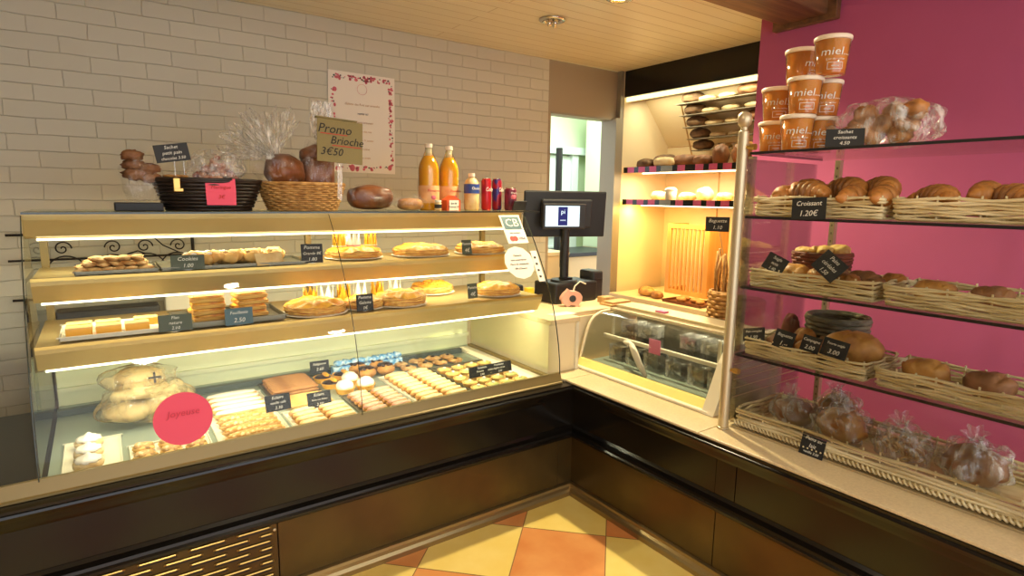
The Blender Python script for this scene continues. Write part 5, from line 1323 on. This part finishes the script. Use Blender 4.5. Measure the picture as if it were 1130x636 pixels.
# bottom: bagged bread
for i, (x, y, r_, m_, lab) in enumerate([(.27, -.955, (.06, .075, .05), 'brownbread', 'clear bag of brown bread nearest the steel post, bottom of rack'), (.26, -1.135, (.07, .08, .06), 'crust', 'clear bag of golden bread in the middle, bottom of rack'), (.41, -1.05, (.055, .07, .06), 'croissant', 'clear bag of bread set back behind the middle one'),
        (.26, -1.33, (.065, .075, .055), 'nut', 'clear bag of ring biscuits further from the steel post'), (.28, -1.52, (.07, .08, .06), 'brownbread', 'clear bag of brown bread at the far end, bottom of rack')]):
    t = thing('bagged_bread', lab, 'bread bag', (x, y, zb+.012))
    if m_ == 'nut':
        mb = MB()
        for k in range(26):
            a = rr.uniform(0, 2*PI); q_ = rr.random()**.5; c_ = Vector((.05*q_*math.cos(a), .06*q_*math.sin(a), .035+.075*rr.random()*(1-q_*.5))); ax = rr.uniform(0, 3)
            T = TR(c_) @ RZm(ax) @ RXm(rr.uniform(.3, 1.4)); mb.tube([(.013*math.cos(2*PI*j/12), .013*math.sin(2*PI*j/12), 0) for j in range(12)], .0042, 5, closed=True, T=T)
        tag(mb.build('ring_biscuits', 'cookie', t, 'all'), kind='stuff')
    else: MB().blob((0, 0, r_[2]+.008), r_, amp=.2, sub=3, seed=i).build('bread', m_, t, 'all')
    film_sack(t, (0, 0, r_[2]+.012), (r_[0]+.012, r_[1]+.010, r_[2]+.012), 0, 50+i, 'film')
    MB().lathe([(.028, 0), (.010, .018), (.016, .035), (.03, .055)], seg=24, wob=lambda a, z: 1+.3*math.sin(a*6+z*50), close=False, T=TR((-.01, 0, 2*r_[2]+.012)) @ RYm(-.5)).build('bag_neck', 'film', t)
face_card(894, 505, .094, .082, .075, .2, .05, ['Pains au', 'lait', 'vanille 3.50'], 'black chalk card on the front of the long bottom willow basket')

# ================================================================== CEILING LAMPS + LIGHTS
def spot_fix(p, label, lit, name='ceiling_spotlight'):
    t = thing(name, label, 'ceiling light', p)
    MB().lathe([(.075, 0), (.078, -.004), (.070, -.010), (.05, -.012), (.045, -.002)], seg=32).build('chrome_ring', 'chrome', t, 'all')
    MB().lathe([(0, -.003), (.046, -.003)], seg=24, close=False).build('reflector', 'bulb' if lit else 'chrome', t)
    if not lit:
        for i, (dx, dy) in enumerate(((-.022, 0), (.024, .008), (0, -.024))):
            MB().lathe([(0, -.042), (.008, -.040), (.014, -.03), (.016, -.015), (.009, -.004), (0, -.004)], seg=16, c=(dx, dy, 0)).build('bulb', 'chrome', t, 'all')
    return t
p = RZ(610, 22, CZ-.004)
spot_fix((p.x, p.y, CZ-.002), 'chrome ceiling spotlight cluster near the brick wall', False)
p2 = RZ(685, -3, CZ-.004)
spot_fix((p2.x, p2.y, CZ-.002), 'lit recessed ceiling light at the top edge of the view', True)
def spotl(loc, tgt, e, col, ang=120, size=.04, blend=.6):
    l = bpy.data.lights.new('ceiling_and_fill_spot', 'SPOT'); l.energy = e; l.color = col; l.spot_size = math.radians(ang); l.spot_blend = blend; l.shadow_soft_size = size
    o = bpy.data.objects.new('ceiling_and_fill_spot', l); C.objects.link(o); o.location = loc
    o.rotation_euler = (Vector(tgt)-Vector(loc)).to_track_quat('-Z', 'Y').to_euler(); return o
spotl((p2.x, p2.y, 2.43), (p2.x-.35, p2.y-.55, 0), 165, (1, .85, .52), 130)
spotl((-1.2, -.9, 2.44), (-1.0, -.7, 0), 20, (1, .86, .62), 150)  # this and the next two are unseen fill spots added for brightness
spotl((-1.6, -3.2, 2.44), (-1.2, -2.4, 0), 60, (1, .90, .74), 160, .1)
spotl((-.1, -2.8, 2.44), (.0, -1.8, .6), 34, (1, .86, .66), 150, .08)
area((2.2, 2.3, 2.6), .9, .9, 42, (.86, 1, .92), (0, 0, 0), 'far_room_light')
# small lamp giving the warm glow in lower niche
l = bpy.data.lights.new('niche_bulb', 'POINT'); l.energy = 1.6; l.color = (1, .72, .15); l.shadow_soft_size = .02
o = bpy.data.objects.new('niche_bulb', l); C.objects.link(o); o.location = (1.80, 1.33, 1.36)
w = bpy.data.worlds.new('world'); S.world = w; w.use_nodes = True
w.node_tree.nodes['Background'].inputs[0].default_value = (.92, .95, 1.0, 1); w.node_tree.nodes['Background'].inputs[1].default_value = 2.0

S.view_settings.view_transform = 'Standard'; S.view_settings.look = 'None'; S.view_settings.gamma = 1; S.view_settings.exposure = 0.25
S.view_settings.use_curve_mapping = False
